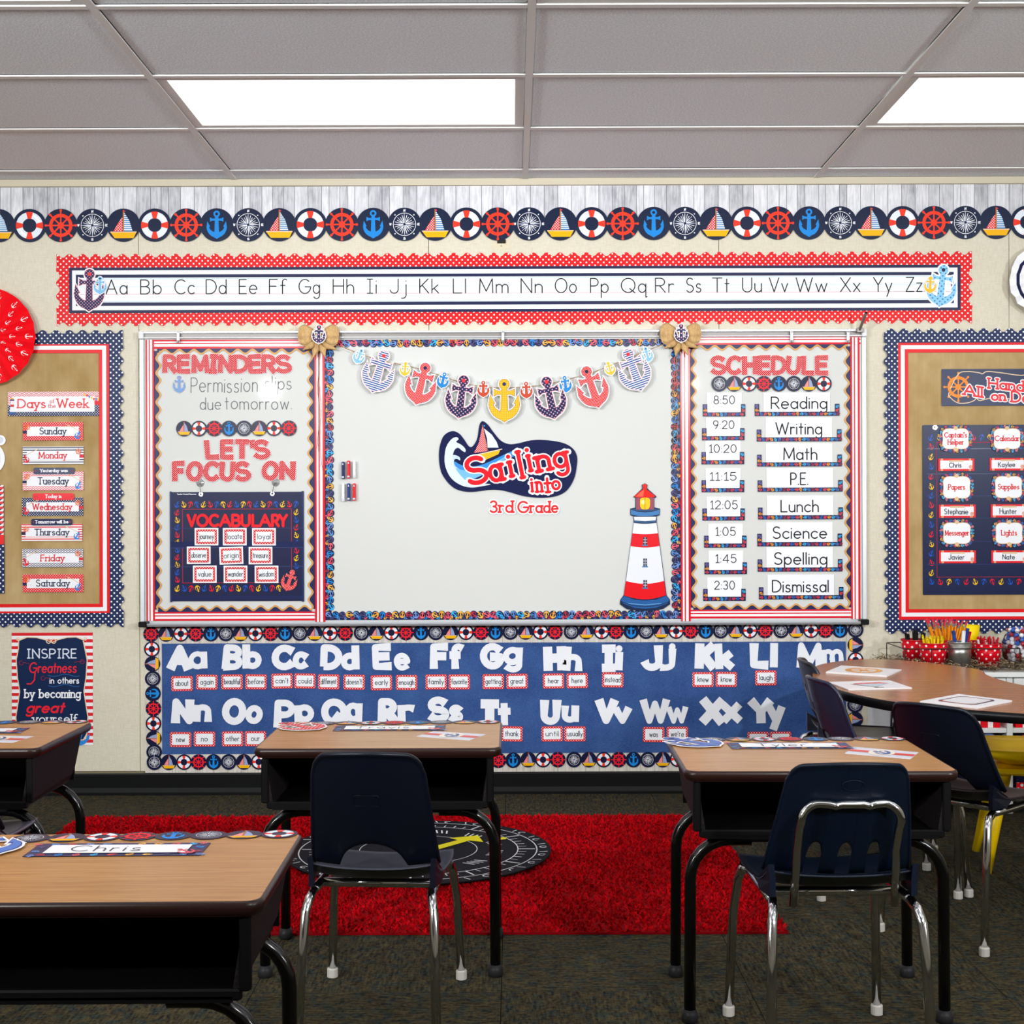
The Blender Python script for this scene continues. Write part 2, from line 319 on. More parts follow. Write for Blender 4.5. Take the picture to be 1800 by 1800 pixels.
# ---------------------------------------------------------------- stroke alphabet (cap height 1)
A_ = arc
def bowl(cx=.26, r=.26): return A_(cx, .3, r, .3, 0, 360, 16)
GL = {
'A': (.8, [[(0, 0), (.4, 1), (.8, 0)], [(.15, .36), (.65, .36)]]),
'B': (.6, [[(0, 0), (0, 1), (.28, 1)]+A_(.28, .76, .26, .24, 80, -90)+[(0, .52)], [(0, .52), (.3, .52)]+A_(.3, .26, .29, .26, 80, -90)+[(0, 0)]]),
'C': (.82, [A_(.48, .5, .48, .5, 48, 312)]),
'D': (.74, [[(0, 0), (0, 1), (.25, 1)]+A_(.25, .5, .5, .5, 80, -90)+[(0, 0)]]),
'E': (.52, [[(.52, 1), (0, 1), (0, 0), (.52, 0)], [(0, .52), (.44, .52)]]),
'F': (.52, [[(.52, 1), (0, 1), (0, 0)], [(0, .52), (.44, .52)]]),
'G': (.94, [A_(.48, .5, .48, .5, 45, 355)+[(.95, .47), (.5, .47)]]),
'H': (.7, [[(0, 0), (0, 1)], [(.7, 0), (.7, 1)], [(0, .52), (.7, .52)]]),
'I': (.34, [[(.17, 0), (.17, 1)], [(0, 1), (.34, 1)], [(0, 0), (.34, 0)]]),
'J': (.5, [[(.46, 1), (.46, .26)]+A_(.23, .26, .23, .26, 0, -170)]),
'K': (.6, [[(0, 0), (0, 1)], [(.56, 1), (0, .4)], [(.16, .56), (.6, 0)]]),
'L': (.5, [[(0, 1), (0, 0), (.5, 0)]]),
'M': (.86, [[(0, 0), (.04, 1), (.43, .12), (.82, 1), (.86, 0)]]),
'N': (.66, [[(0, 0), (0, 1), (.66, 0), (.66, 1)]]),
'O': (.96, [A_(.48, .5, .48, .5, 90, 450, 24)]),
'P': (.56, [[(0, 0), (0, 1), (.28, 1)]+A_(.28, .73, .28, .27, 80, -90)+[(0, .46)]]),
'Q': (.98, [A_(.48, .5, .48, .5, 90, 450, 24), [(.58, .28), (.96, -.03)]]),
'R': (.6, [[(0, 0), (0, 1), (.28, 1)]+A_(.28, .73, .28, .27, 80, -90)+[(0, .46)], [(.26, .46), (.6, 0)]]),
'S': (.6, [A_(.31, .75, .26, .25, 35, 270)+A_(.3, .25, .29, .25, 80, -150)]),
'T': (.7, [[(0, 1), (.7, 1)], [(.35, 1), (.35, 0)]]),
'U': (.64, [[(0, 1), (0, .32)]+A_(.32, .32, .32, .32, 190, 350)+[(.64, .32), (.64, 1)]]),
'V': (.74, [[(0, 1), (.37, 0), (.74, 1)]]),
'W': (1.05, [[(0, 1), (.26, 0), (.525, .9), (.79, 0), (1.05, 1)]]),
'X': (.7, [[(0, 1), (.7, 0)], [(.7, 1), (0, 0)]]),
'Y': (.7, [[(0, 1), (.35, .48), (.7, 1)], [(.35, .48), (.35, 0)]]),
'Z': (.66, [[(.02, 1), (.64, 1), (0, 0), (.66, 0)]]),
'a': (.52, [bowl(), [(.52, .6), (.52, 0)]]),
'b': (.52, [[(0, 1), (0, 0)], bowl()]),
'c': (.48, [A_(.28, .3, .28, .3, 45, 315)]),
'd': (.52, [bowl(), [(.52, 1), (.52, 0)]]),
'e': (.54, [[(.02, .31), (.54, .31)]+A_(.27, .3, .27, .3, 10, 315)]),
'f': (.32, [A_(.3, .84, .17, .17, 50, 180)+[(.13, .8), (.13, 0)], [(0, .58), (.3, .58)]]),
'g': (.52, [bowl(), [(.52, .6), (.52, -.1)]+A_(.27, -.12, .25, .24, 0, -150)]),
'h': (.46, [[(0, 1), (0, 0)], [(0, .3)]+A_(.23, .36, .23, .24, 170, 0)+[(.46, 0)]]),
'i': (.02, [[(0, .6), (0, 0)], [(0, .84), (.001, .86)]]),
'j': (.2, [[(.2, .6), (.2, -.14)]+A_(.0, -.14, .2, .22, 0, -110), [(.2, .84), (.201, .86)]]),
'k': (.44, [[(0, 1), (0, 0)], [(.4, .58), (0, .22)], [(.14, .34), (.44, 0)]]),
'l': (.02, [[(0, 1), (0, 0)]]),
'm': (.76, [[(0, .6), (0, 0)], [(0, .32)]+A_(.19, .4, .19, .2, 170, 0)+[(.38, 0)], [(.38, .32)]+A_(.57, .4, .19, .2, 170, 0)+[(.76, 0)]]),
'n': (.44, [[(0, .6), (0, 0)], [(0, .3)]+A_(.22, .38, .22, .22, 170, 0)+[(.44, 0)]]),
'o': (.56, [A_(.28, .3, .28, .3, 90, 450, 18)]),
'p': (.52, [[(0, .6), (0, -.36)], bowl()]),
'q': (.52, [bowl(), [(.52, .6), (.52, -.34), (.62, -.3)]]),
'r': (.3, [[(0, .6), (0, 0)], [(0, .3)]+A_(.2, .37, .2, .22, 170, 60)]),
's': (.42, [A_(.21, .45, .17, .15, 30, 270)+A_(.2, .15, .2, .15, 80, -150)]),
't': (.3, [[(.14, .92), (.14, 0)], [(0, .6), (.3, .6)]]),
'u': (.46, [[(0, .6), (0, .24)]+A_(.23, .23, .23, .23, 190, 350)+[(.46, .24), (.46, .6)], [(.46, .6), (.46, 0)]]),
'v': (.46, [[(0, .6), (.23, 0), (.46, .6)]]),
'w': (.72, [[(0, .6), (.18, 0), (.36, .55), (.54, 0), (.72, .6)]]),
'x': (.46, [[(0, .6), (.46, 0)], [(.46, .6), (0, 0)]]),
'y': (.48, [[(0, .6), (.24, .02)], [(.48, .6), (.1, -.34)]]),
'z': (.44, [[(0, .6), (.44, .6), (0, 0), (.44, 0)]]),
'0': (.58, [A_(.29, .5, .29, .5, 90, 450, 20)]),
'1': (.3, [[(.02, .8), (.2, 1), (.2, 0)], [(.02, 0), (.38, 0)]]),
'2': (.58, [A_(.29, .71, .27, .29, 165, -25)+[(0, 0), (.58, 0)]]),
'3': (.54, [A_(.26, .76, .24, .24, 150, -90)+A_(.26, .26, .27, .26, 80, -150)]),
'4': (.62, [[(.46, 0), (.46, 1), (0, .27), (.62, .27)]]),
'5': (.56, [[(.5, 1), (.1, 1), (.04, .56)]+A_(.27, .32, .28, .32, 120, -150)]),
'8': (.54, [A_(.27, .75, .22, .25, -90, 270, 16), A_(.27, .25, .27, .25, 90, 450, 16)]),
'9': (.56, [A_(.28, .7, .27, .3, 0, 360, 16), [(.55, .7), (.5, .4), (.25, 0)]]),
':': (.04, [[(.02, .52), (.021, .54)], [(.02, .06), (.021, .08)]]),
'.': (.04, [[(.02, .02), (.021, .03)]]),
"'": (.06, [[(.04, 1), (.02, .8)]]),
' ': (.3, []),
}
def serifs(st):
    out = []
    for path in st:
        out.append(path)
        if len(path) < 2: continue
        for p, q in ((path[0], path[1]), (path[-1], path[-2])):
            d = Vector(p)-Vector(q)
            if d.length < .05 or d.length > 1.2 or abs(d.y) < 1.1*abs(d.x): continue
            if min(abs(p[1]-h) for h in (0, .6, 1, -.36)) < .02: out.append([(p[0]-.11, p[1]), (p[0]+.11, p[1])])
    return out
def text(a, s, x0, x1, ytop, ybase, m, w, L=2, serif=False, slant=0, jit=0, gap=.22, cap=True, rise=0, rnd=None, flare=1.0, t=0):
    """fit string s between x0..x1; capitals reach ytop, stand on ybase (photo pixels, or y-up when the art is local)"""
    rnd = rnd or random.Random(hash_(s)); tot = sum(GL[ch][0]+gap for ch in s)-gap
    H = (ybase-ytop) if not a.local else (ytop-ybase); sgn = -1 if not a.local else 1
    sx = (x1-x0)/tot; cur = 0
    for ch in s:
        gw, st = GL[ch]; st = serifs(st) if serif else st
        dy = rnd.uniform(-jit, jit)*H; ang = rnd.uniform(-jit, jit)*.8
        for path in st:
            q = []
            for gx, gy in path:
                gx2 = gx + slant*gy - ang*gy
                X = x0+(cur+gx2)*sx; Y = ybase+sgn*(gy*H+dy+rise*(cur+gx))
                q.append((X, Y))
            a.stroke(q, w, m, L, cap, t, flare)
        cur += gw+gap
    return a
def hash_(s): return sum((i+1)*ord(c) for i, c in enumerate(s))
def glyph(a, ch, x0, x1, y0, y1, w, m, L=0, t=0, g=0, serif=False, rot=0, flare=1.12, cap=False, wob=0):
    """one fat letter filling the box x0..x1, y0(top)..y1(bottom); g widens the stroke (outline)"""
    gw, st = GL[ch]; st = serifs(st) if serif else st
    pts = [p for path in st for p in path]; mx0 = min(p[0] for p in pts); mx1 = max(p[0] for p in pts); my0 = min(p[1] for p in pts); my1 = max(p[1] for p in pts)
    h = w/2; ex = h*.75; bx0, bx1 = x0+ex, x1-ex; by0, by1 = y0+h*.8, y1-h*.8
    if mx1-mx0 < .1: bx0 = bx1 = (x0+x1)/2
    cx, cy = (x0+x1)/2, (y0+y1)/2; c_, s_ = math.cos(rot), math.sin(rot)
    for path in st:
        q = []
        for gx, gy in path:
            u = (gx-mx0)/max(mx1-mx0, .001); v = (gy-my0)/max(my1-my0, .001)
            X = bx0+(bx1-bx0)*u + wob*math.sin(v*4.5+hash_(ch)); Y = (by1-(by1-by0)*v) if not a.local else (by0+(by1-by0)*v)
            dx, dy = X-cx, Y-cy
            q.append((cx+dx*c_-dy*s_, cy+dx*s_+dy*c_))
        short = len(path) == 2 and (Vector(path[0])-Vector(path[1])).length < .05
        if short: a.circ(q[0][0], q[0][1], w*.55+g, m, L, t, 14); continue
        if not cap and len(q) > 1 and g == 0 and 0: pass
        a.stroke(ext(q, h*.75 if not cap else 0, g), w+2*g, m, L, cap, t, flare)
    return a
def ext(q, e, g):
    """lengthen both ends a little so that butt ends reach the box (and the outline shows past them)"""
    if len(q) < 2: return q
    a = Vector(q[0])-Vector(q[1]); b = Vector(q[-1])-Vector(q[-2]); cl = (Vector(q[0])-Vector(q[-1])).length < .01
    if cl: return q
    e2 = e+g; q = list(q)
    if a.length > 1e-6: q[0] = tuple(Vector(q[0])+a.normalized()*e2)
    if b.length > 1e-6: q[-1] = tuple(Vector(q[-1])+b.normalized()*e2)
    return q
# ---------------------------------------------------------------- motif library (local y-up coordinates)
def anchor_polys(g=0):
    P_ = []
    P_.append(arc(0, .385, .115+g, .115+g, 0, 360, 14)[:-1])
    P_.append(grow([(-.058, .3), (.058, .3), (.085, -.38), (-.085, -.38)], g))
    P_.append(grow([(-.19, .15), (.19, .15), (.19, .225), (-.19, .225)], g))
    P_.append(grow([(-.235, .11), (-.165, .145), (-.165, .235), (-.235, .265)], g)); P_.append(grow([(.165, .145), (.235, .11), (.235, .265), (.165, .235)], g))
    n = 12; o = arc(0, -.055, .355+g, .39+g, 180, 360, n); i = arc(0, -.02, .272-g, .24-g, 187, 353, n)
    for k in range(n): P_.append([i[k], i[k+1], o[k+1], o[k]])
    P_.append(grow([(-.13, -.41), (.13, -.41), (0, -.49)], g))
    P_.append(grow([(-.325, .13), (-.357, -.09), (-.225, -.06)], g)); P_.append(grow([(.325, .13), (.357, -.09), (.225, -.06)], g))
    return P_
def put_anchor(a, x, y, h, m, L=1, tilt=0, g=0, hole=None, t=0):
    c, s = math.cos(tilt), math.sin(tilt); sg = 1 if a.local else -1
    def tr(p): X, Y = p[0]*h, p[1]*h; return x+X*c-Y*s, y+sg*(X*s+Y*c)
    for poly in anchor_polys(g): a.poly([tr(p) for p in poly], m, L, t)
    if hole: hx, hy = tr((0, .385)); a.circ(hx, hy, h*.045, hole, L+1, n=10)
def put_wheel(a, x, y, r, m, L=1):
    a.ring(x, y, r*.5, r*.7, m, L, n=24); a.circ(x, y, r*.2, m, L, n=12)
    for k in range(8):
        t = k*math.pi/4; c, s = math.cos(t), math.sin(t)
        a.stroke([(x+r*.15*c, y+r*.15*s), (x+r*.92*c, y+r*.92*s)], r*.09, m, L); a.circ(x+r*.9*c, y+r*.9*s, r*.08, m, L, n=8)
def put_boat(a, x, y, r, m1, m2, L=1):
    a.poly([(x-r*.78, y-r*.42), (x+r*.78, y-r*.42), (x+r*.6, y-r*.78), (x-r*.52, y-r*.78)], M(GOLD, .4), L)
    a.poly([(x-r*.8, y-r*.38), (x+r*.8, y-r*.38), (x+r*.78, y-r*.44), (x-r*.78, y-r*.44)], M('#F0C9A8'), L+1)
    a.poly([(x-.06*r, y-r*.36), (x-.06*r, y+r*.5), (x-r*.3, y+r*.15), (x-r*.6, y-r*.36)], m1, L)
    a.poly([(x+.04*r, y-r*.36), (x+.04*r, y+r*.78), (x+r*.35, y+r*.3), (x+r*.55, y-r*.36)], m2, L)
    a.rect(x-.03*r, y-r*.4, x+.03*r, y+r*.9, M('#C9803F'), L+1); a.poly([(x, y+r*.92), (x+r*.14, y+r*.84), (x, y+r*.74)], M('#C03A4A'), L+1)
def make_disc(kind, Rp, big):
    a = Art(local=True, unit=S*Rp); a.circ(0, 0, 1, M(NAVYD if not big else '#18233F', .3), 0, .0006, 36)
    if kind == 'buoy':
        for k in range(4):
            a.ring(0, 0, .42, .8, M('#E4ECF7', .4), 1, 90*k+15, 90*k+75, 6); a.ring(0, 0, .4, .82, M('#EE3A22', .4), 1, 90*k-15, 90*k+15, 3)
        a.ring(0, 0, .54, .7, M('#F8FAFD', .4), 2, 20, 70, 6); a.ring(0, 0, .54, .7, M('#F8FAFD', .4), 2, 200, 250, 6)
    if kind == 'wheel': put_wheel(a, 0, 0, 1, M('#F03A20' if big else '#EA1E2C', .4))
    if kind == 'anchor': put_anchor(a, 0, 0, 1.72, M(BLUE, .4), 1); a.circ(0, .66, .09, M(NAVYD), 2, n=10)
    if kind == 'compass':
        w = M('#F3F4F8', .4); d = M('#5A6688', .4); a.ring(0, 0, .66, .69, w, 1, n=32)
        for k in range(24):
            t = 15*k; r1 = .58 if k % 2 else .5; c, s = math.cos(R(t)), math.sin(R(t)); a.stroke([(.16*c, .16*s), (r1*c, r1*s)], .03, w, 1, False)
        for k in range(8):
            t = 45*k; r1 = (.74, .62)[k % 2]; c, s = math.cos(R(t)), math.sin(R(t)); b = .1 if k % 2 else .12
            for q, mm in ((1, w), (-1, d)): a.poly([(0, 0), (b*math.cos(R(t+38*q)), b*math.sin(R(t+38*q))), (r1*c, r1*s)], mm, 2 if k % 2 else 3)
        a.circ(0, 0, .08, M(NAVYD), 4, n=10)
        if big:
            for ch, x, y in (('N', 0, .83), ('S', 0, -.85), ('E', .84, 0), ('W', -.84, 0)):
                glyph(a, ch, x-.065, x+.065, y-.07, y+.07, .035, w, 1, serif=True, cap=False)
            for k in range(4): t = R(45+90*k); a.circ(.8*math.cos(t), .8*math.sin(t), .04, w, 1, n=8)
    if kind == 'boat': put_boat(a, 0, 0, 1, m_boatred if big else m_boatred2, m_boatstripe if big else m_boatstripe2)
    return mesh('disc_'+kind, a.mb.v, a.mb.f, a.mb.mats, a.mb.i)
KN = {'B': 'buoy', 'W': 'wheel', 'A': 'anchor', 'C': 'compass', 'S': 'boat'}
BIG = {k: make_disc(n, 29.3, True) for k, n in KN.items()}
MINI = {k: make_disc(n, 13.75, False) for k, n in KN.items()}
DL = {'B': 'life buoy disc', 'W': "red ship's wheel disc", 'A': 'blue anchor disc', 'C': 'white compass rose disc', 'S': 'yellow sailboat disc'}
def strip(label, seq, xy, rot=0, lib=MINI, off=.004, group=None, cat='border strip'):
    """die-cut border strip: the thing is an Empty, each disc a part"""
    x0, y0 = xy[0]; e = empty('border_strip', P(x0, y0, off), (math.pi/2, 0, 0), label=label, cat=cat, group=group)
    for k, (ch, (x, y)) in enumerate(zip(seq, xy)):
        d = P(x, y, off)-e.location
        o = obj('disc', lib[ch], e, (d.x, d.z, .00012*(k % 2)), (0, 0, rot)); o['label'] = DL[ch]
    return e
# ================================================================ the room
def struct(name, me, **k):
    o = obj(name, me) if not isinstance(me, bpy.types.Object) else me
    return tag(o, kind='structure', **k)
XL, XR, YB, ZC = -4.2, 4.2, -1.6, 2.585
def panelled(name, x_or, lo, hi, z0, z1, place):
    return None
wb = MB(); wb.box(XL, XR, W+.012, W+.1, 0, ZC+.1, M('#8F8468', .9)); wall_back = wb.build('wall_back'); struct('wall_back', wall_back)
xs = [P(x, 900).x for x in (-1285, -775, -265, 245, 755, 1265, 1775, 2285)]
xs = [XL] + [x for x in xs if XL < x < XR] + [XR]
for a, b in zip(xs, xs[1:]):
    q = MB(); q.box(a+.0012, b-.0012, W, W+.012, .1, ZC-.005, m_wall); q.build('wall_panel', wall_back)
for nm, bx in (('wall_left', (XL-.1, XL, YB, W)), ('wall_right', (XR, XR+.1, YB, W)), ('wall_front', (XL, XR, YB-.1, YB))):
    q = MB(); q.box(bx[0], bx[1], bx[2], bx[3], 0, ZC+.1, m_wall); struct(nm, q.build(nm))
q = MB()
zt = P(900, 1357).z
prof = [(0, 0), (.012, 0), (.012, .012), (.004, .03), (.004, zt-.006), (.002, zt), (0, zt)]
vs = [(x, W-.0005-p, z) for x in (XL, XR) for p, z in prof]; nP = len(prof)
q.add(vs, [(i, i+1, nP+i+1, nP+i) for i in range(nP-1)]+[tuple(range(nP)), tuple(range(2*nP-1, nP-1, -1))], m_base)
struct('baseboard_back', q.build('baseboard_back'))
# floor: quarter-turned carpet tiles
q = MB(); q.box(XL, XR, YB, W+.1, -.06, -.008, M('#1A1A18', .9)); floor = struct('floor', q.build('floor'))
T = .61
tm = [None, None]
for k in range(2):
    q = MB(); q.box(.001, T-.001, .001, T-.001, -.008, 0, m_carpet[k]); tm[k] = mesh('carpet_tile', q.v, q.f, q.mats, q.i)
for i in range(14):
    for j in range(13):
        x, y = XL+i*T-.1, W-(j+1)*T
        if x+T > XR+.3 or y < YB-.6: continue
        o = obj('carpet_tile', tm[(i+j) % 2], floor, (x, y, 0))
# ceiling: grid with lay-in tiles and light panels
q = MB(); q.box(XL, XR, YB, W+.1, ZC+.09, ZC+.2, M('#8A8A88', .9)); ceil = struct('ceiling', q.build('ceiling'))
gx = [P(x, 900).x for x in (415, 925, 1435)]; step = (gx[2]-gx[0])/2
gxs = [gx[1]+step*k for k in range(-4, 5)]; gys = [W-.165-.61*k for k in range(0, 13)]
m_grid = M('#DEDEDC', .5); em = NT('lamp_diffuser', .5); em.b.inputs['Emission Color'].default_value = (.97, .99, 1, 1); em.b.inputs['Emission Strength'].default_value = 3.6; m_lamp = em.color(lin('#FFFFFF'))
q = MB(); q.box(-step/2+.012, step/2-.012, -.305+.012, .305-.012, 0, .016, m_tile, .004); tile_me = mesh('ceiling_tile', q.v, q.f, q.mats, q.i)
LIT = {(3, 1), (5, 1), (1, 1), (7, 1), (4, 3), (2, 3), (6, 3), (3, 5), (5, 5), (1, 5), (7, 5), (4, 7), (2, 8), (6, 8)}
NTH = ('first', 'second', 'third', 'fourth', 'fifth', 'sixth', 'seventh', 'eighth', 'ninth', 'tenth', 'eleventh', 'twelfth')
for ix in range(len(gxs)):
    for iy in range(-1, len(gys)-1):
        cx = gxs[ix]+step/2; cy = gys[iy+1]+.305 if iy >= 0 else gys[0]+.305
        if cx+step/2 > XR+.9 or cy < YB: continue
        if iy == -1:
            q = MB(); q.box(-step/2+.012, step/2-.012, -.073, .073, 0, .016, m_tile); o = q.build('ceiling_tile', ceil, (cx, W-.165+.085, ZC-.001)); continue
        if (ix, iy) in LIT:
            e = empty('ceiling_light', (cx, cy, ZC+.002), label='', cat='ceiling light', group='lit ceiling panels')
            e['label'] = 'lit ceiling light panel, %s grid row from the board, %s bay from left' % (NTH[iy], NTH[ix])
            b = MB(); b.box(-step/2+.014, step/2-.014, -.29, -.26, -.004, .02, m_grid).box(-step/2+.014, step/2-.014, .26, .29, -.004, .02, m_grid).box(-step/2+.014, -step/2+.045, -.26, .26, -.004, .02, m_grid).box(step/2-.045, step/2-.014, -.26, .26, -.004, .02, m_grid); b.build('lamp_frame', e)
            b = MB(); b.box(-step/2+.046, step/2-.046, -.259, .259, .004, .016, m_lamp); b.build('diffuser', e)
        else: obj('ceiling_tile', tile_me, ceil, (cx, cy, ZC))
for x in gxs:
    q = MB(); q.box(x-.012, x+.012, YB, W-.02, ZC-.006, ZC-.001, m_grid); q.build('grid_bar', ceil)
for y in gys:
    for a, b in zip([XL]+gxs, gxs+[XR]):
        if b-a > .1: q = MB(); q.box(a+.0125, b-.0125, y-.012, y+.012, ZC-.006, ZC-.001, m_grid); q.build('grid_bar', ceil)
q = MB(); q.box(XL, XR, W-.02, W-.001, ZC-.03, ZC-.002, M('#CFC6B0', .6)); struct('trim_1', q.build('trim_1'))

# ================================================================ paper on the wall
# whitewashed plank paper under the ceiling
a = Art(900, 362); x = -60; k = 0; rp = random.Random(3)
while x < 1860:
    w_ = rp.choice((24, 24, 24, 21, 19, 13)); a.rect(x, 322, x+w_-.9, 403, m_plank[rp.randrange(4)], 0, .0004); a.rect(x+w_-.9, 322, x+w_, 403, M('#6E6F74'), 0, .0003); x += w_
a.build('plank_print_paper', .001, label='strip of whitewashed wood plank print paper running under the ceiling', cat='wall paper')
seqs = [('BWCS', [52, 107, 162.5, 217]), ('BWACS', [272, 327.5, 381, 436.5, 491]), ('BWACS', [545.5, 601, 656, 711, 765]), ('BWACS', [820, 875, 930, 985, 0]), ('BWACS', [1040, 1094.5, 1149, 1204, 1258.5]),
        ('BWACS', [1313, 1367.5, 1422, 1477, 1531]), ('BWCS', [1586.5, 1641.5, 1697, 1751])]
seqs[3] = ('BWCS', [820, 875, 930, 985])
full = 'CS' + ''.join(s for s, _ in seqs) + 'BWA'; fx = [-57, -2.5] + [v for _, l in seqs for v in l] + [1805, 1860, 1915]
cuts = [0, 11, 20, 27, len(full)]; nm = ('leftmost strip, over the alphabet line A to G', 'second strip, over letters H to M', 'third strip, over letters N to T', 'rightmost strip, over letters U to Z')
cuts = [0, 11, 19, 28, len(full)]
for i in range(4):
    s_, x_ = full[cuts[i]:cuts[i+1]], fx[cuts[i]:cuts[i+1]]
    strip('large nautical disc border, ' + nm[i], s_, [(x, 396.5-(x-60)*.0033) for x in x_], lib=BIG, off=.005, group='large nautical disc border under the ceiling')
# junction plate behind the row
a = Art(881, 430); a.rrect(866, 424, 896, 437, 2, M('#D9CFB4', .5), 0, .002); a.rect(874, 421, 889, 428, M('#222', .5) if 0 else M('#26231F', .5), 8, .003)
a.circ(881, 432.5, 1.1, M('#9A8F70'), 8); a.build('wall_plate', .0005, label='cream wall plate just below the disc border, above letter M', cat='wall plate')

def wavy(a, x0, x1, yi, yo, m, L, amp=4.6, per=23.3, ph=0, vert=False, t=.0006, step=2.4):
    n = max(1, int(abs(x1-x0)/step)); 
    def w(u):
        q = math.sin(2*math.pi*(u+ph)/per); return math.copysign(1, yo-yi)*amp*math.copysign(abs(q)**.7, q)
    for k in range(n):
        u0, u1 = x0+(x1-x0)*k/n, x0+(x1-x0)*(k+1)/n
        q = [(u0, yi), (u1, yi), (u1, yo+w(u1)), (u0, yo+w(u0))]
        a.poly([(v, u) for u, v in q] if vert else q, m, L, t)
def border(name, x0, y0, x1, y1, wd, m, off, label, amp=3.3, cat='border trim', ends='lr'):
    """scalloped paper border around a rectangle: four strips, each a part"""
    cx, cy = (x0+x1)/2, (y0+y1)/2; e = empty(name, P(cx, cy, off), label=label, cat=cat)
    for key in 'tblr':
        if key not in ends+'tb': continue
        a = Art(cx, cy)
        if key in 'tb':
            yo = y0+amp if key == 't' else y1-amp; yi = y0+wd if key == 't' else y1-wd
            wavy(a, x0+1, x1-1, yi, yo, m, 1, amp)
        else:
            xo = x0+amp if key == 'l' else x1-amp; xi = x0+wd if key == 'l' else x1-wd
            wavy(a, y0+wd*.4, y1-wd*.4, xi, xo, m, 0 if 1 else 2, amp, vert=True)
        o = a.mb.build('trim_strip', e, (0, 0, 0), (math.pi/2, 0, 0)); o.location = (0, 0, 0)
    return e
def smooth(pts, n=4):
    out = []; N_ = len(pts)
    for i in range(N_):
        p0, p1, p2, p3 = (Vector(pts[(i+k) % N_]) for k in (-1, 0, 1, 2))
        for j in range(n):
            t = j/n; out.append(tuple(.5*((2*p1)+(-p0+p2)*t+(2*p0-5*p1+4*p2-p3)*t*t+(-p0+3*p1-3*p2+p3)*t**3)))
    return out
# ---- alphabet line
border('alphabet_border', 99, 444, 1709, 571, 27, m_reddot, .002, 'long red polka dot scalloped border around the alphabet line')
a = Art(905, 508); L_ = lambda y: y
a.rect(122, 468, 1688, 548, M('#20244A', .35), 0, .0006); a.rect(127.5, 473, 1682.5, 480.5, M('#F1F4FA'), 1); a.rect(127.5, 473, 134, 543, M('#F1F4FA'), 1); a.rect(1676, 473, 1682.5, 543, M('#F1F4FA'), 1)
a.rect(127.5, 535.5, 1682.5, 543, M('#F1F4FA'), 1); a.rect(139, 486, 1671, 529.5, M('#EEF1F7', .3), 1)
for y, c in ((488, '#9FD0E8'), (502, '#BFDDEB'), (515, '#E08A98'), (528, '#9FD0E8')): a.rect(139, y-.35, 1671, y+.35, M(c), 2)
for k in range(1, 7): a.rect(122+223.7*k, 487, 122.4+223.7*k, 529, M('#C9CDD5'), 2)
AL = dict(Aa=(187, 224), Bb=(248, 284), Cc=(308, 342), Dd=(363, 398), Ee=(421, 452), Ff=(474, 502), Gg=(526, 562), Hh=(586, 622), Ii=(646, 662), Jj=(686, 714), Kk=(738, 771), Ll=(797, 819), Mm=(843, 893), Nn=(916, 953), Oo=(976, 1013), Pp=(1038, 1069), Qq=(1092, 1135), Rr=(1152, 1184), Ss=(1206, 1232), Tt=(1252, 1281), Uu=(1305, 1338), Vv=(1352, 1384), Ww=(1399, 1453), Xx=(1477, 1511), Yy=(1535, 1567), Zz=(1592, 1620))
for s_, (x0, x1) in AL.items(): text(a, s_, x0, x1, 490, 514.8, M('#121012'), 1.85, 3)
a.build('alphabet_line', .004, label='long handwriting alphabet line Aa to Zz with navy stripes', cat='alphabet banner')
def cut_anchor(x, y, h, m, label, off, tilt=0, hole=None, outline='#F4F4F7', rim=None, cat='paper anchor', name='paper_anchor', group=None, g=.035):
    a = Art(x, y)
    put_anchor(a, x, y, h*.93, M(outline, .3), 0, 0, g, t=.0006)
    if rim: put_anchor(a, x, y, h*.93, M(rim, .3), 1, 0, .012)
    put_anchor(a, x, y, h*.93, m, 2, 0, 0, hole)
    return a.build(name, off, tilt=tilt, label=label, cat=cat, group=group)
cut_anchor(157, 510.5, 80, dots('navy_pink_dots', '#1D2450', '#D9A0B0', 5.6*S, .17), 'large navy polka dot paper anchor at left end of alphabet line', .006, -.02, M('#E83838'), rim='#D9919F')
cut_anchor(176, 502, 34, m_lbluefine, 'small light blue paper anchor beside letter A of the alphabet line', .0095, 0, M(NAVY))
cut_anchor(1655, 503, 80, m_lbluedot, 'large light blue spotted paper anchor at right end of alphabet line', .006, -.12, M(NAVY))
cut_anchor(1635, 501, 32, M('#E9BE2A'), 'small yellow paper anchor beside letter Z of the alphabet line', .0095, -.05)
# ---- bulletin boards
def stripe_frame(x0, y0, x1, y1, label, off):
    cx, cy = (x0+x1)/2, (y0+y1)/2; e = empty('striped_border', P(cx, cy, off), label=label, cat='border trim')
    for key in 'tblr':
        a = Art(cx, cy)
        for k, (p, q_, c) in enumerate(((0, 6.3, '#E2161D'), (6.3, 13.2, '#F0F2F7'), (13.2, 19.2, '#E2161D'))):
            if key == 't': a.poly([(x0+p, y0+p), (x1-p, y0+p), (x1-q_, y0+q_), (x0+q_, y0+q_)], M(c, .35), 0, .0006)
            if key == 'b': a.poly([(x0+p, y1-p), (x1-p, y1-p), (x1-q_, y1-q_), (x0+q_, y1-q_)], M(c, .35), 0, .0006)
            if key == 'l': a.poly([(x0+p, y0+p), (x0+p, y1-p), (x0+q_, y1-q_), (x0+q_, y0+q_)], M(c, .35), 0, .0006)
            if key == 'r': a.poly([(x1-p, y0+p), (x1-p, y1-p), (x1-q_, y1-q_), (x1-q_, y0+q_)], M(c, .35), 0, .0006)
        a.mb.build('trim_strip', e, (0, 0, 0), (math.pi/2, 0, 0))
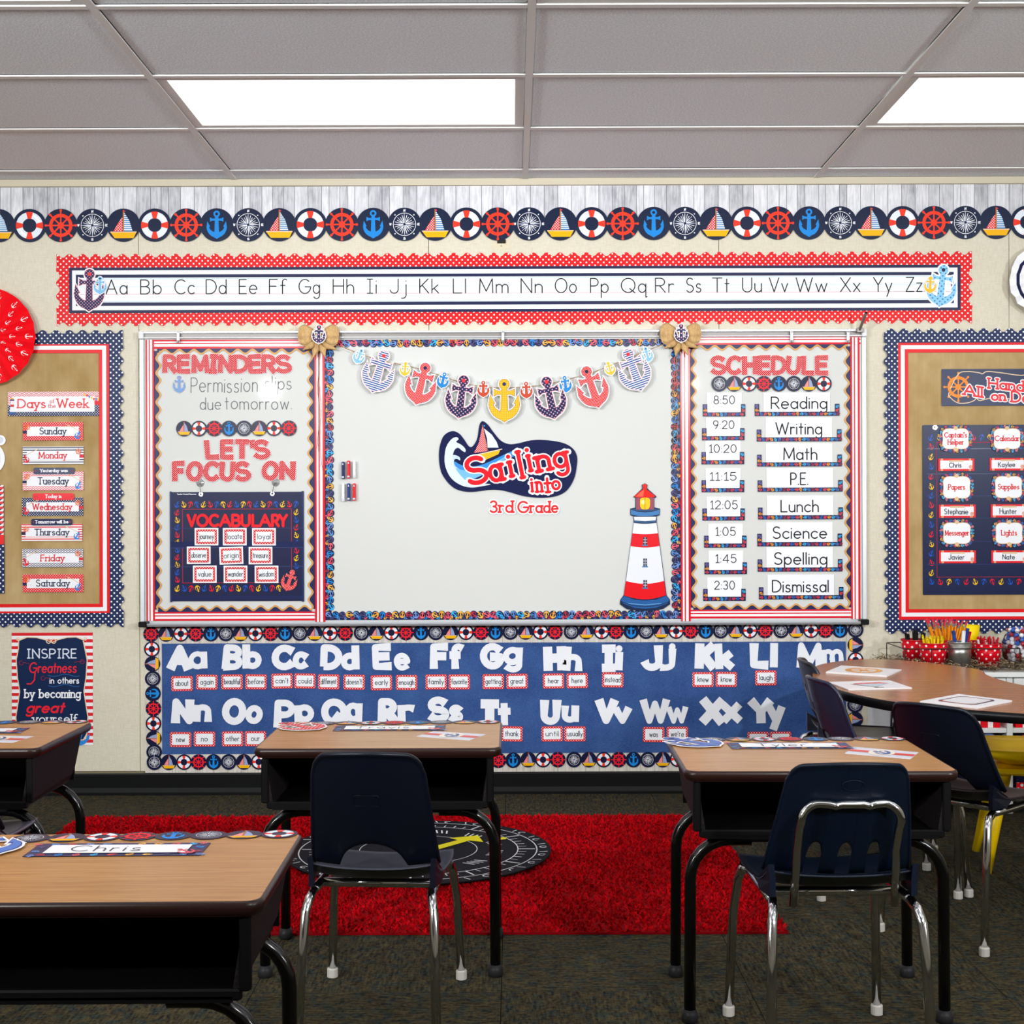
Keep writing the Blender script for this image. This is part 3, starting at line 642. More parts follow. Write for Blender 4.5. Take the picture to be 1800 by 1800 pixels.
def kraft(cx, x0, x1, y0, y1, label):
    nx, nz = 40, 40; vs = []; fs = []; rr = random.Random(int(x0))
    ph = [(rr.uniform(0, 6), rr.uniform(.5, 1)) for _ in range(5)]
    for j in range(nz+1):
        for i in range(nx+1):
            u, v = i/nx, j/nz; p = P(x0+(x1-x0)*u, y0+(y1-y0)*v)
            h = sum(A*math.sin(u*(9+5*k)+v*(1.5+2.2*k)+ph_) for k, (ph_, A) in enumerate(ph))*.0006
            vs.append((p.x, W-.0045-h*min(1, 8*u, 8*(1-u), 8*v, 8*(1-v)), p.z))
    for j in range(nz):
        for i in range(nx): fs.append((j*(nx+1)+i, (j+1)*(nx+1)+i, (j+1)*(nx+1)+i+1, j*(nx+1)+i+1))
    tag(obj('kraft_paper_sheet', mesh('kraft_paper_sheet', vs, fs, m_kraft, smooth=True)), label, 'backing paper')
kraft(0, -330, 184, 612, 1071, 'wrinkled brown kraft paper backing of the left board, behind day cards')
border('polka_dot_border', -360, 581, 217, 1103, 25, m_navydot, .0095, 'navy polka dot scalloped border of the left bulletin board')
stripe_frame(-336, 602.5, 193.3, 1081, 'red and white striped frame of the left bulletin board', .0078)
kraft(0, 1588, 2120, 608, 1080, 'wrinkled brown kraft paper backing of the right board, behind job chart')
border('polka_dot_border', 1554.5, 577, 2146, 1113, 25, m_navydot, .0095, 'navy polka dot scalloped border of the right bulletin board')
stripe_frame(1578, 600, 2122, 1089, 'red and white striped frame of the right bulletin board', .0078)

# ---- left board content
def day_card(x0, y0, x1, y1, word, tx0, tx1, bg, ink, label, sq, wheel_side, off=.0105, tab=None, ytext=None):
    cx, cy = (x0+x1)/2, (y0+y1)/2; a = Art(cx, cy); a.rect(x0, y0, x1, y1, bg, 0, .0006)
    a.rect(x0+7.5, y0+8, x1-7.5, y1-7.5, M('#F2F3F8', .35), 1)
    wx = x0+8 if wheel_side == 'l' else x1-9; ax = x1-8 if wheel_side == 'l' else x0+7
    a.rect(wx-8 if wheel_side == 'l' else wx+2, cy-1, wx-1 if wheel_side == 'l' else wx+9, cy+4, M(sq), 2)
    put_wheel(a, wx, y0+9, 6.3, M('#E9733A'), 3)
    a.stroke([(ax-22 if wheel_side == 'l' else ax+22, y0+4), (ax-10 if wheel_side == 'l' else ax+10, y0+9), (ax, cy-1)], 1, M('#E7C9A0'), 3)
    put_anchor(a, ax-1, y1-9, 15, M('#3D86D8' if wheel_side == 'l' else '#E22834'), 3, -.5 if wheel_side == 'l' else .4)
    text(a, word, tx0, tx1, *(ytext or (cy-6, cy+5)), M(ink), 1.6, 4, serif=True)
    a.build('day_card', off, label=label, cat='card', group='days of the week cards')
a = Art(94, 710); a.rect(14, 688.5, 174, 731, M('#F3F3F6', .35), 0, .0006); a.rect(14, 688.5, 174, 697, chevron('mixed_chevron_print', '#D8525E', '#F4F2F4', 3.1*S, 8.5*S, 6*S), 1)
a.rect(14, 697, 22, 712, m_chevred, 1); a.rect(166, 697, 174, 706, m_chevred, 1); a.rect(166, 705, 174, 712, M('#E0303A'), 2)
a.rect(14, 724, 174, 731, m_cardnavy, 1); a.rect(14, 712, 22, 726, m_cardnavy, 1); a.rect(166, 712, 174, 726, m_cardnavy, 1)
for k in range(7): a.poly([(147+4*k, 692+min(k, 4)*2), (151+4*k, 692+min(k, 4)*2), (149+4*k, 697+min(k, 4)*2)], M(('#F2C21A', '#E8402E', '#2E7FD0')[k % 3]), 3)
a.poly([(20, 704), (24, 704), (27, 726), (17, 726)], M('#F0F0F4'), 3); a.rect(19, 711, 25, 715, M('#E0303A'), 4); a.rect(18.5, 702, 25.5, 704.5, M('#24407A'), 4); a.rect(20, 699, 24, 702, M('#F0B81C'), 4); a.rect(16, 724, 28, 728, M('#3A5FA0'), 4)
text(a, 'Days', 32, 80, 702, 716.5, M('#E43A42'), 2.0, 4, serif=True); text(a, 'of', 88, 95, 702, 708, M('#D86A70'), .9, 4, serif=True); text(a, 'the', 85, 98, 710, 716.5, M('#D86A70'), .9, 4, serif=True)
text(a, 'Week', 101, 155, 701.5, 716.5, M('#E43A42'), 2.0, 4, serif=True)
a.build('day_card', .0105, label='title card reading Days of the Week with lighthouse and bunting', cat='sign')
NI, RI = '#232C4C', '#D8242F'
day_card(40.3, 742, 146, 774, 'Sunday', 70, 116, m_cardred, NI, 'red dotted day card reading Sunday', '#232B52', 'l')
day_card(40, 785, 147, 816, 'Monday', 69, 117, m_strnavy, RI, 'navy striped day card reading Monday', '#E03040', 'r')
day_card(40, 829, 147, 862, 'Tuesday', 67, 120, m_chevred, NI, 'red chevron day card reading Tuesday', '#232B52', 'l', ytext=(839.5, 851))
day_card(39, 875, 146, 906.5, 'Wednesday', 58, 126, m_cardnavy, RI, 'navy dotted day card reading Wednesday', '#E03040', 'r', ytext=(885.5, 896))
day_card(38, 921, 144.5, 951, 'Thursday', 61.5, 121, m_strred, NI, 'red striped day card reading Thursday', '#232B52', 'l', ytext=(930, 940.5))
day_card(39, 964.5, 146, 997, 'Friday', 72, 113, m_chevnavy, RI, 'navy chevron day card reading Friday', '#E03040', 'r', ytext=(975.5, 986))
day_card(40, 1009.5, 146.5, 1041, 'Saturday', 64, 122, m_cardred, NI, 'red dotted day card reading Saturday, lowest of the day cards', '#232B52', 'l')
for w_, (x0, x1, y0, y1), c, tx in (('Yesterday was', (59, 131, 822, 833.5), '#222A52', (71, 119)), ('Today is', (58, 130, 867, 879), '#EC1C2C', (80, 108)), ('Tomorrow will be', (55, 127, 912, 923.5), '#222A52', (62, 120))):
    a = Art((x0+x1)/2, (y0+y1)/2); a.rrect(x0, y0, x1, y1, 3, M(c, .25), 0, .0006); text(a, w_, tx[0], tx[1], y0+2.8, y1-3.8, M('#F3F3F8'), 1.15, 1, serif=True)
    for q in (x0+4, x1-4): a.circ(q, (y0+y1)/2, 1.2, M('#C8324A'), 1, n=8)
    a.build('name_tab', .014, label='rounded %s tab reading %s' % ('red' if 'Today' in w_ else 'navy', w_), cat='label tab')
a = Art(-40, 945); a.rect(-90, 853, 6.5, 942, stripes('diagonal_navy_red', '#2A3560', '#F4F1F2', 8.6*S, .42, ang=-.75), 0, .0006); a.rect(-90, 940, 6.8, 957, M('#EC2A2C'), 1, .0006); a.rect(-90, 956, 7.5, 1043, m_navydot, 0, .0006)
for k in range(10): a.poly([(-90, 866+8.6*k), (-90, 862+8.6*k), (6, 855+8.6*k+1), (6, 859+8.6*k+1)], M('#E8414A'), 1)
a.build('calendar_sheet', .0105, label='striped and navy dotted calendar sheet cut off at left edge, beside day cards', cat='poster')
a = Art(-20, 800); a.circ(1, 774, 9, M('#F5F6F9', .3), 0, .0006); a.circ(0, 773.5, 6, M('#D5D8E6', .3), 1); a.circ(-22, 806, 30.5, M('#F5F6F9', .3), 0, .0006, 36); a.circ(-42, 774, 9, M('#F5F6F9', .3), 0, .0006)
a.circ(-22, 806, 24, M('#E9EBF2', .3), 1, n=36)
a.build('paper_cutout', .0105, label='white round paper cutout at left edge, above the calendar sheet', cat='paper cutout')
# ---- poster
a = Art(92, 1211); a.rect(21, 1112, 163.5, 1310, M('#F2EEF0', .35), 0, .0006)
for k in range(17): a.rect(21, 1112+11.75*k, 163.5, 1112+11.75*k+5.5, M('#D9222E'), 1)
def mid_shape(g):
    L1 = [(34, 1126), (48, 1120.5), (64, 1121), (80, 1125), (92, 1130)]; R1 = [(182.5-x, y) for x, y in L1[::-1]]; R2 = [(146, 1126), (149, 1140), (153, 1160), (151, 1190), (147, 1215), (150, 1235), (154, 1260), (152, 1290), (146, 1300)]
    pts = L1+R1[1:]+R2+[(182.5-x, y) for x, y in R2[::-1]][:-1]
    return [((x-92)*(1+g/60)+92, (y-1211)*(1+g/92)+1211) for x, y in pts]
a.poly(mid_shape(1.5), M('#E9CFAE'), 2); a.poly(mid_shape(-.3), M('#16284D', .3), 3)
for x in (86, 95): a.ring(x, 1127, 3, 4.6, M('#E9CFAE'), 4, n=14)
for x in (32, 150.5): a.ring(x, 1123, 1.6, 3.1, M('#E9CFAE'), 4, n=12)
w_ = M('#F0F2F8')
text(a, 'INSPIRE', 48, 135, 1141, 1156.5, M('#D9E0F0'), 2.1, 4, serif=True, cap=False)
text(a, 'Greatness', 52, 134, 1165, 1182, M('#E22433'), 2.2, 4, slant=.12); a.stroke([(62, 1182), (61, 1195), (55, 1202), (48, 1202)], 2.2, M('#E22433'), 4)
for px_ in ((38, 1165, 1), (145, 1163, -1), (76, 1192, 1)): a.ring(px_[0], px_[1], 3.2, 4.1, M('#8E2438'), 4, 0, 300, 14); a.stroke([(px_[0]+3.6, px_[1]-1), (px_[0]+14*px_[2], px_[1]+1)], .9, M('#8E2438'), 4)
for y in (1187, 1205): a.stroke([(85+i*5, y+2*math.sin(i*.8)) for i in range(12)], 1.2, M('#245E9E'), 4)
text(a, 'in others', 88, 139, 1191, 1201, w_, 1.6, 4); text(a, 'by becoming', 44, 141, 1212, 1226, w_, 2.3, 4, serif=True)
text(a, 'great', 47, 111, 1235, 1252, M('#EA1E2C'), 3.2, 4, slant=.25); text(a, 'yourself', 58, 135, 1256, 1270, w_, 1.9, 4, serif=True)
put_anchor(a, 142, 1290, 46, M('#2A86D8'), 5, -.35)
a.build('wall_poster', .0015, label='red striped poster on the wall reading Inspire Greatness in others', cat='poster')

# ---- right board content
a = Art(1757, 681); a.rect(1655.5, 648.5, 1858.5, 713, M('#1C2850', .3), 0, .0006)
put_wheel(a, 1684.5, 680, 27, M('#EE8A1E', .35), 1)
rope = [(1668, 690), (1672, 700), (1684, 708), (1700, 708), (1712, 704), (1716, 700), (1722, 704), (1735, 701), (1757, 698), (1800, 706), (1840, 704), (1850, 690), (1848, 665), (1820, 656), (1795, 660), (1757, 655), (1735, 653), (1727, 657), (1720, 655), (1700, 653), (1684, 658)]
a.stroke(smooth(rope, 4), 1.5, M('#EBD0AC'), 2)
for s_, x0, x1, y0, y1, rs in (('All', 1694, 1726, 676, 693, -3.8), ('Hands', 1738, 1812, 665, 682, -2.0), ('on', 1743, 1766, 688, 703, -.6), ('Deck', 1778, 1836, 688, 706, -1.4)):
    for w_, c, L in ((7, '#F3F3F7', 3), (3.4, '#E52A35', 5)): text(a, s_, x0, x1, y0, y1, M(c, .35), w_, L, serif=True, rise=rs)
a.build('banner_sign', .0105, label='navy banner reading All Hands on Deck with orange ship wheel', cat='sign')
YBR = {'Y': M('#F2BE12', .3), 'B': M('#1B54B8', .3), 'R': M('#D8172E', .3)}
def chart_anchor(a, x, y, c, k, h=12.5): put_anchor(a, x, y, h, YBR[c], 1, (-.35, .35, 2.8, -2.8)[k % 4], g=-.012)
a = Art(1740, 896); a.rrect(1622, 747, 1858, 1045, 2, M('#1A2247', .3), 0, .001)
for k, (c, y) in enumerate(zip('BRYBRYBRYBRYBRYB', [769.5, 785, 803, 820, 837.5, 855, 871, 887.5, 904.7, 921.7, 939, 956, 972.5, 989, 1006.7, 1022])): chart_anchor(a, 1637, y, c, k % 2)
for k in range(1, 14): chart_anchor(a, 1637+15.3*k, 1022.5, 'BRY'[k % 3], k)
for k in range(1, 14): chart_anchor(a, 1637+14.8*k, 769, 'BYR'[k % 3], k)
for y in range(11): chart_anchor(a, 1845, 785+22*y, 'RYB'[y % 3], y % 2)
for q in ((1646.2, 777.5, 1647, 1014), (1833, 777.5, 1833.8, 1014), (1646.2, 777.2, 1833.8, 778), (1646.2, 1013.6, 1833.8, 1014.4)): a.rect(*q, M('#C01C38'), 2)
o_chart = a.build('pocket_chart', .0095, label='navy job pocket chart with anchor edging on the right board', cat='pocket chart')
for y in (788, 832, 871, 910, 951, 991):
    b = Art(1740, 896); b.rect(1629, y, 1851, y+1.6, M('#2E3A66', .2), 3); o = b.mb.build('pocket_seam', o_chart)
for x in (1644, 1836):
    b = Art(1740, 896); b.ring(x, 751.5, 1.8, 4, m_chrome, 5, n=14); b.mb.build('grommet', o_chart)
def frame_tag(x0, y0, x1, y1, lines, label):
    cx, cy = (x0+x1)/2, (y0+y1)/2; a = Art(cx, cy); rr = random.Random(hash_(label))
    def sh(g):
        w, h = (x1-x0)/2-g, (y1-y0)/2-g; q = []
        for k in range(64):
            t = 2*math.pi*k/64; c, s = math.cos(t), math.sin(t); r = 1/((abs(c)**3.4+abs(s)**3.4)**(1/3.4)); r *= 1+.045*math.cos(4*t+math.pi)
            q.append((cx+w*c*r*.98, cy+h*s*r*.98))
        return q
    a.poly(sh(0), M('#222B55', .35), 0, .0006)
    for k in range(26):
        t = 2*math.pi*k/26; w, h = (x1-x0)/2-2.3, (y1-y0)/2-2.3; c, s = math.cos(t), math.sin(t); r = 1/((abs(c)**3.4+abs(s)**3.4)**(1/3.4))
        put_anchor(a, cx+w*c*r, cy+h*s*r, 6.5, M(('#5EC1F0', '#EFB23C', '#E2505E', '#3F74C4', '#F08C98')[k % 5]), 1, rr.uniform(0, 6.2), g=0)
    a.poly(sh(4.6), M('#E3C294'), 3); a.poly(sh(5.6), M('#F2F5FA', .35), 4); a.circ(cx, y0+5, 3.6, M('#E3C294'), 4); a.circ(cx, y1-5, 3.6, M('#E3C294'), 4)
    H = 8 if len(lines) > 1 else 8.5
    for k, (s_, w_) in enumerate(lines):
        yb = cy+3.5 + (k-(len(lines)-1)/2)*12.5; text(a, s_, cx-w_/2, cx+w_/2, yb-H, yb, M('#D8242F'), 1.5, 5, serif=True)
    a.build('job_tag', .0135, label=label, cat='card', group='job cards on the pocket chart')
def name_tag(x0, y0, x1, y1, nm_, w_, label):
    cx, cy = (x0+x1)/2, (y0+y1)/2; a = Art(cx, cy); a.rect(x0, y0, x1, y1, M('#E6242E', .35), 0, .0006); a.rect(x0+3.5, y0+3.5, x1-3.5, y1-3.5, M('#F1F2F8', .35), 1)
    for x in (x0+6.5, x1-7.5):
        for y in (y0, y1-3.4): a.rect(x-1.8, y, x-.6, y+3.4, M('#F0D49C'), 2); a.rect(x+.4, y, x+1.6, y+3.4, M('#F0D49C'), 2)
    a.rrect(cx-13, y0+2.6, cx+13, y0+5.6, 1.4, M('#DDBE96'), 2); put_wheel(a, x1-6.5, y1-7, 4, M('#E08050'), 3) if w_ % 2 else put_boat(a, x1-6.5, y1-7, 5.5, M('#D8415A'), M('#4E7FC4'), 3) if 0 else a.poly([(x1-10, y1-5), (x1-6, y1-14), (x1-3, y1-5)], M('#4E7FC4'), 3)
    text(a, nm_, cx-w_/2-2, cx+w_/2-2, y0+7.5, y1-6.5, M('#3A3E50'), 1.2, 4, jit=.04)
    a.build('name_tag', .0135, label=label, cat='card', group='name cards on the pocket chart')
for x0, x1, y0, y1, ln, nm_, w_, yn0, yn1 in ((1650.7, 1708.5, 747.7, 795, [("Captain's", 39), ('Helper', 27)], 'Chris', 21, 806, 827.7), (1741, 1799, 747.7, 795, [('Calendar', 42)], 'Kaylee', 29, 805, 827),
        (1651.7, 1711, 831.7, 881.7, [('Papers', 29)], 'Stephanie', 41, 887, 910), (1743, 1802, 831.5, 881, [('Supplies', 37)], 'Hunter', 29, 886.5, 909.5),
        (1652, 1711.5, 913, 961.7, [('Messenger', 41)], 'Javier', 27, 967.5, 990), (1744, 1803, 913, 961.5, [('Lights', 27)], 'Nate', 21, 967.5, 989.5)):
    t_ = ' '.join(l for l, _ in ln)
    frame_tag(x0, y0, x1, y1, ln, 'white tag with anchor frame reading %s on the job chart' % t_)
    name_tag(x0-1.5, yn0, x1+4, yn1, nm_, w_, 'red bordered name card reading %s under the %s tag' % (nm_, t_))
# ---- paper fans
def fan(x, y, Rp, rings, npl, depth, off, label, name='paper_fan', prints=None, ragged=.0):
    c = P(x, y, off); e = empty(name, c, label=label, cat='paper fan'); vs = []; fs = []; ix = []; mats = []
    n = npl*2; rr = random.Random(5); jr = [1+rr.uniform(-ragged, ragged) for _ in range(n)]
    zf = lambda r, k: -depth*(1 if k % 2 else 0)*min(1, r/(Rp*.25)) - .004
    for r, m in rings: mats.append(m)
    rad = [0]+[r for r, _ in rings]
    for j, r in enumerate(rad):
        for k in range(n):
            t = 2*math.pi*k/n; q = r*S*(jr[k] if j == len(rad)-1 else (1+.05*(k % 2) if j else 1)); vs.append((q*math.cos(t), zf(r, k), q*math.sin(t)))
    for j in range(len(rad)-1):
        for k in range(n): fs.append((j*n+k, (j+1)*n+k, (j+1)*n+(k+1) % n, j*n+(k+1) % n)); ix.append(j)
    obj('pleated_disc', mesh('pleated_disc', vs, fs, mats, ix), e)
    q = MB(); q.lathe([(.002, 0), (Rp*S*.12, 0), (Rp*S*.12, .002), (.002, .003)], mats[0] if not prints else M('#F2F2F5'), 20); q.build('centre_button', e, (0, -depth-.005, 0), (math.pi/2, 0, 0))
    return e, zf, n
e, zf, n_ = fan(-23, 592, 86, [(86, M('#EE101C', .22))], 22, .012, .03, 'red pleated paper fan with white anchors at left edge', prints=1)
b = MB(); rr = random.Random(2)
for ri, (r, cnt) in enumerate(((74, 15), (59, 13), (45, 11), (32, 9))):
    for k in range(cnt):
        t = 2*math.pi*(k+.5*(ri % 2))/cnt; h = 15-ri*1.8
        for poly in anchor_polys(-.03):
            vs = []
            for px_, py_ in poly:
                lx, ly = px_*h*.9, py_*h; # anchor ring points outward
                X = (r+ly)*math.cos(t)-lx*math.sin(t); Y = (r+ly)*math.sin(t)+lx*math.cos(t); rr_ = math.hypot(X, Y); th = math.atan2(Y, X) % (2*math.pi); kk = th/(2*math.pi)*n_; k0 = int(kk); f_ = kk-k0
                z = zf(rr_, k0)*(1-f_)+zf(rr_, k0+1)*f_; vs.append((X*S, z-.0016, Y*S))
            b.add(vs, [tuple(range(len(vs)))], M('#F8F2F3', .4))
b.build('anchor_print', e)
fan(1837, 492, 63.5, [(14, M('#D23A58')), (24, M('#F1F2F6')), (29, M('#20244A')), (45, M('#F1F2F6')), (50.5, M('#20244A')), (63.5, M('#F4F5F9', .5))], 18, .012, .04, 'white pleated paper fan with navy ring at right edge', ragged=.02)
# ================================================================ whiteboard
BT = .022                                     # board thickness
bx0, bx1, bz1, bz0 = P(248, 840).x, P(1521, 840).x, P(885, 582).z, P(885, 1096).z
q = MB(); q.box(bx0+.02, bx1-.02, W-.018, W-.002, bz0+.01, bz1-.02, m_board)
board = empty('whiteboard', ((bx0+bx1)/2, W, bz0), label='large whiteboard with aluminium frame and map rail, divided into three panels', cat='whiteboard')
def bp(mb, name): o = mb.build(name, board); o.location = -board.location; return o
bp(q, 'writing_surface')
q = MB(); q.box(bx0, bx0+.019, W-.023, W-.001, bz0+.006, bz1-.032, m_alu, .002); bp(q, 'frame_side')
q = MB(); q.box(bx1-.019, bx1, W-.023, W-.001, bz0+.006, bz1-.032, m_alu, .002); bp(q, 'frame_side')
q = MB(); q.box(bx0+.02, bx1-.02, W-.034, W-.001, bz1-.010, bz1, m_alu, .002).box(bx0+.02, bx1-.02, W-.034, W-.001, bz1-.031, bz1-.025, m_alu, .002).box(bx0+.02, bx1-.02, W-.022, W-.001, bz1-.025, bz1-.010, m_alud); bp(q, 'map_rail')
for x in (bx0, bx1-.021): q = MB(); q.box(x, x+.021, W-.036, W-.001, bz1-.032, bz1, M('#E2E4E6', .5), .002); q.lathe([(.001, 0), (.003, 0), (.003, .001), (.001, .001)], m_alud, 8); bp(q, 'rail_end_cap')
q = MB(); pr = [(0, 0), (-.055, -.004), (-.062, .004), (-.058, .008), (-.02, .006), (-.016, .016), (0, .016)]
vs = [(x, W-.001+p, bz0+z) for x in (bx0+.02, bx1-.02) for p, z in pr]; nP = len(pr)
q.add(vs, [(i, i+1, nP+i+1, nP+i) for i in range(nP-1)]+[tuple(range(nP)), tuple(range(2*nP-1, nP-1, -1))], M('#B9BDC2', .4, .3)); bp(q, 'marker_tray')
for x in (bx0+.004, bx1-.036): q = MB(); q.box(x, x+.034, W-.068, W-.001, bz0-.006, bz0+.017, m_black, .003); bp(q, 'tray_end_cap')
# rail hooks
for x, lb in ((317, 'grey map hook on the rail above REMINDERS'), (884, 'grey map hook on the rail above the yellow anchor'), (1388.5, 'grey map hook on the rail above SCHEDULE'), (1487, 'grey map hook on the rail nearest its right end')):
    p = P(x, 592); q = MB(); q.box(-.006, .006, -.004, 0, -.024, .018, m_alu, .001).box(-.006, .006, -.004, .006, .014, .018, m_alu).box(-.005, .005, -.016, -.003, -.031, -.02, m_alud, .002)
    q.build('map_hook', None, (p.x, W-.0355, p.z)); tag(bpy.context.scene.objects[-1] if 0 else col.objects[-1], lb, 'hook')
p = P(1508, 582); e = empty('flag_holder', (p.x, W-.037, p.z), label='metal tube flag holder angled up at the right end of the rail', cat='flag holder')
q = MB(); q.box(-.016, .013, -.012, 0, -.012, .008, m_alud, .002); q.build('bracket', e)
q = MB(); q.tube([(-.004, -.008, 0), (.008, -.07, .062)], .0062, M('#8C8580', .35, .6), 14, caps=False).tube([(.0078, -.069, .061), (.0079, -.0695, .0615)], .0057, M('#111111', .6), 12); q.build('tube', e)
# ---- trims on the board. each side strip is a thing of its own
OB = .0195
def striped(x0, y0, x1, y1, label, vert, pal='#D81E30'):
    a = Art((x0+x1)/2, (y0+y1)/2); a.rect(x0, y0, x1, y1, M('#F5F1F2', .2), 0, .0006); w_ = (x1-x0) if vert else (y1-y0)
    for p, q_ in ((0, .18), (.37, .5), (.78, 1.0)):
        r = (x0+p*w_, y0, x0+q_*w_, y1) if vert else (x0, y0+p*w_, x1, y0+q_*w_)
        a.rect(*r, M(pal, .2), 1)
    return a.build('striped_border_strip', OB+(.0035 if vert else .002), label=label, cat='border trim')
striped(257, 597, 550, 612.5, 'red and white striped strip above REMINDERS', False)
striped(273, 1075.5, 553, 1091, 'red and white striped strip along bottom of left board panel', False)
striped(256.8, 598, 271.5, 1090.5, 'vertical red striped strip at far left of whiteboard', True)
striped(553.5, 610, 571, 1092, 'vertical red striped divider left of the middle board panel', True)
striped(1196.5, 610, 1213.5, 1091, 'vertical red striped divider left of the schedule', True)
striped(1214, 590.5, 1512, 605.5, 'red and white striped strip above SCHEDULE', False)
striped(1214, 1071.5, 1496, 1086.5, 'red and white striped strip below the schedule', False)
striped(1495.5, 594, 1511.5, 1087, 'vertical red striped strip at far right of whiteboard', True)
def wave_frame(x0, y0, x1, y1, label, off=OB+.0005, per=25.65, amp=3.6):
    """navy strip with a wavy tan edge running round a panel (outer rectangle x0..y1)"""
    cx, cy = (x0+x1)/2, (y0+y1)/2; e = empty('wavy_border', P(cx, cy, off), label=label, cat='border trim')
    for key in 'tblr':
        a = Art(cx, cy); v = key in 'lr'; n0, n1 = (y0, y1) if v else (x0, x1)
        edge, sg = {'t': (y0, 1), 'b': (y1, -1), 'l': (x0, 1), 'r': (x1, -1)}[key]; N_ = int((n1-n0)/1.8)
        f = lambda u: edge+sg*(7.3+amp*math.sin(2*math.pi*(u-n0)/per))
        lo, hi = (n0+6, n1-6) if 1 else (n0, n1)
        us = [lo+(hi-lo)*k/N_ for k in range(N_+1)]
        for u, v_ in zip(us, us[1:]):
            q1 = [(u, edge), (v_, edge), (v_, f(v_)), (u, f(u))]; q2 = [(u, f(u)-sg*1.1), (v_, f(v_)-sg*1.1), (v_, f(v_)+sg*2.2), (u, f(u)+sg*2.2)]
            if v: q1 = [(b, a_) for a_, b in q1]; q2 = [(b, a_) for a_, b in q2]
            a.poly(q1, M('#262B57', .3), 0 if v else 1, .0005); a.poly(q2, M('#D29C58', .35), 2 if v else 3)
        a.mb.build('trim_strip', e, (0, 0, 0), (math.pi/2, 0, 0))
wave_frame(271.5, 611, 553, 1076, 'navy border with wavy tan edge around the reminders panel')
wave_frame(1212.5, 604, 1496.5, 1073, 'navy border with wavy tan edge around the schedule panel')
AC = ('#E8636F', '#6F93D4', '#F0B547', '#3AAEEA', '#B9353F', '#4C4A78', '#E2505E', '#1F84D6', '#5F8FD0', '#EFA93A')
def anchor_band(x0, y0, x1, y1, side, label):
    """die-cut anchor collage strip with a bumpy inner edge"""
    a = Art((x0+x1)/2, (y0+y1)/2); vert = side in 'lr'; rr = random.Random(hash_(label)); n0, n1 = (y0, y1) if vert else (x0, x1)
    d0, d1 = {'t': (y0, y1), 'b': (y1, y0), 'l': (x0, x1), 'r': (x1, x0)}[side]; sg = math.copysign(1, d1-d0)
    xy = lambda u, d: (d, u) if vert else (u, d)
    a.poly([xy(n0, d0), xy(n1, d0), xy(n1, d1-sg*5), xy(n0, d1-sg*5)], M('#1C2148', .3), 0, .0005)
    k = 0; u = n0+5.5
    while u < n1-4:
        dd = d1-sg*6.2+rr.uniform(-.8, .8); r = rr.uniform(5.6, 6.9); p = xy(u, dd); a.circ(p[0], p[1], r, M('#1C2148', .3), 0, .0005, 12)
        p = xy(u, dd-sg*.6); t = rr.uniform(0, 6.28); put_anchor(a, p[0], p[1], rr.uniform(12.4, 14.2), M(AC[(k*7+rr.randrange(3)) % 10], .3), 3, t, 0); 
        p = xy(u+5.5, d0+sg*3.3); put_anchor(a, p[0], p[1], rr.uniform(6, 8.5), M(AC[(k*3+5) % 10], .3), 1, rr.uniform(0, 6.28), 0)
        u += rr.uniform(10.6, 12.6); k += 1
    a.build('anchor_border_strip', OB+(.0012 if vert else .0002), label=label, cat='border trim', group='multicoloured anchor borders')
anchor_band(571, 596.5, 1196, 609.5, 't', 'anchor collage border along top of middle board panel')
anchor_band(573, 1073.5, 1197, 1089, 'b', 'anchor collage border along bottom of middle board panel')
anchor_band(571.3, 606, 587, 1075, 'l', 'anchor collage border down left side of middle board panel')
anchor_band(1179.5, 606, 1196, 1075, 'r', 'anchor collage border down right side of middle board panel')
# ---- fat cut-out letters on the board
ORD = {}
def letters(word, boxes, y0, y1, w_, where, m=m_letterdot, off=OB+.003, g=.45, rots=None, serif=False, wob=.7, group=None, flare=1.15, cap=False, nm='cutout_letter', outline='#F8F4F4', name_=None):
    rr = random.Random(hash_(word)); seen = {}
    for k, (ch, (x0, x1)) in enumerate(zip(word, boxes)):
        a = Art((x0+x1)/2, (y0+y1)/2); rot = rr.uniform(-.05, .05) if rots is None else rots; yy0, yy1 = (y0, y0+(y1-y0)*.45) if ch == "'" else (y0, y1)
        if g: glyph(a, ch, x0, x1, yy0, yy1, w_, M(outline, .4), 0, .0005, g, serif, rot, flare, cap, wob)
        glyph(a, ch, x0, x1, yy0, yy1, w_, m, 1, 0 if g else .0006, 0, serif, rot, flare, cap, wob)
        seen[ch] = seen.get(ch, 0)+1; nth = ('', 'second ', 'third ')[seen[ch]-1]
        what = 'apostrophe' if ch == "'" else nth+'letter '+ch
        a.build(nm, off, label='%s %s in %s' % (where, what, name_ or word), cat='letter', group='letters of '+(name_ or word))
letters('REMINDERS', [(287, 311), (312, 334.5), (337, 366.5), (368, 382.5), (384, 408.5), (410, 437), (437, 460), (460.5, 485), (485.5, 512)], 623.5, 656, 8.4, 'red dotted cutout')
letters("LET'S", [(361, 384.5), (388, 411), (413, 437), (439.5, 448), (446, 474)], 773, 807, 8.8, 'red dotted cutout')
letters('FOCUS', [(303.5, 325), (328, 356.5), (358, 384.5), (387, 412.5), (413.5, 440)], 811, 846, 9, 'red dotted cutout')
letters('ON', [(461, 490), (491.6, 518)], 810.5, 844, 9, 'red dotted cutout')
letters('SCHEDULE', [(1250, 1276), (1276.5, 1302.5), (1305, 1330.5), (1332.5, 1355), (1356, 1382), (1382.5, 1407.5), (1409.5, 1431.5), (1433.5, 1456)], 625.5, 659, 8.5, 'red dotted cutout')
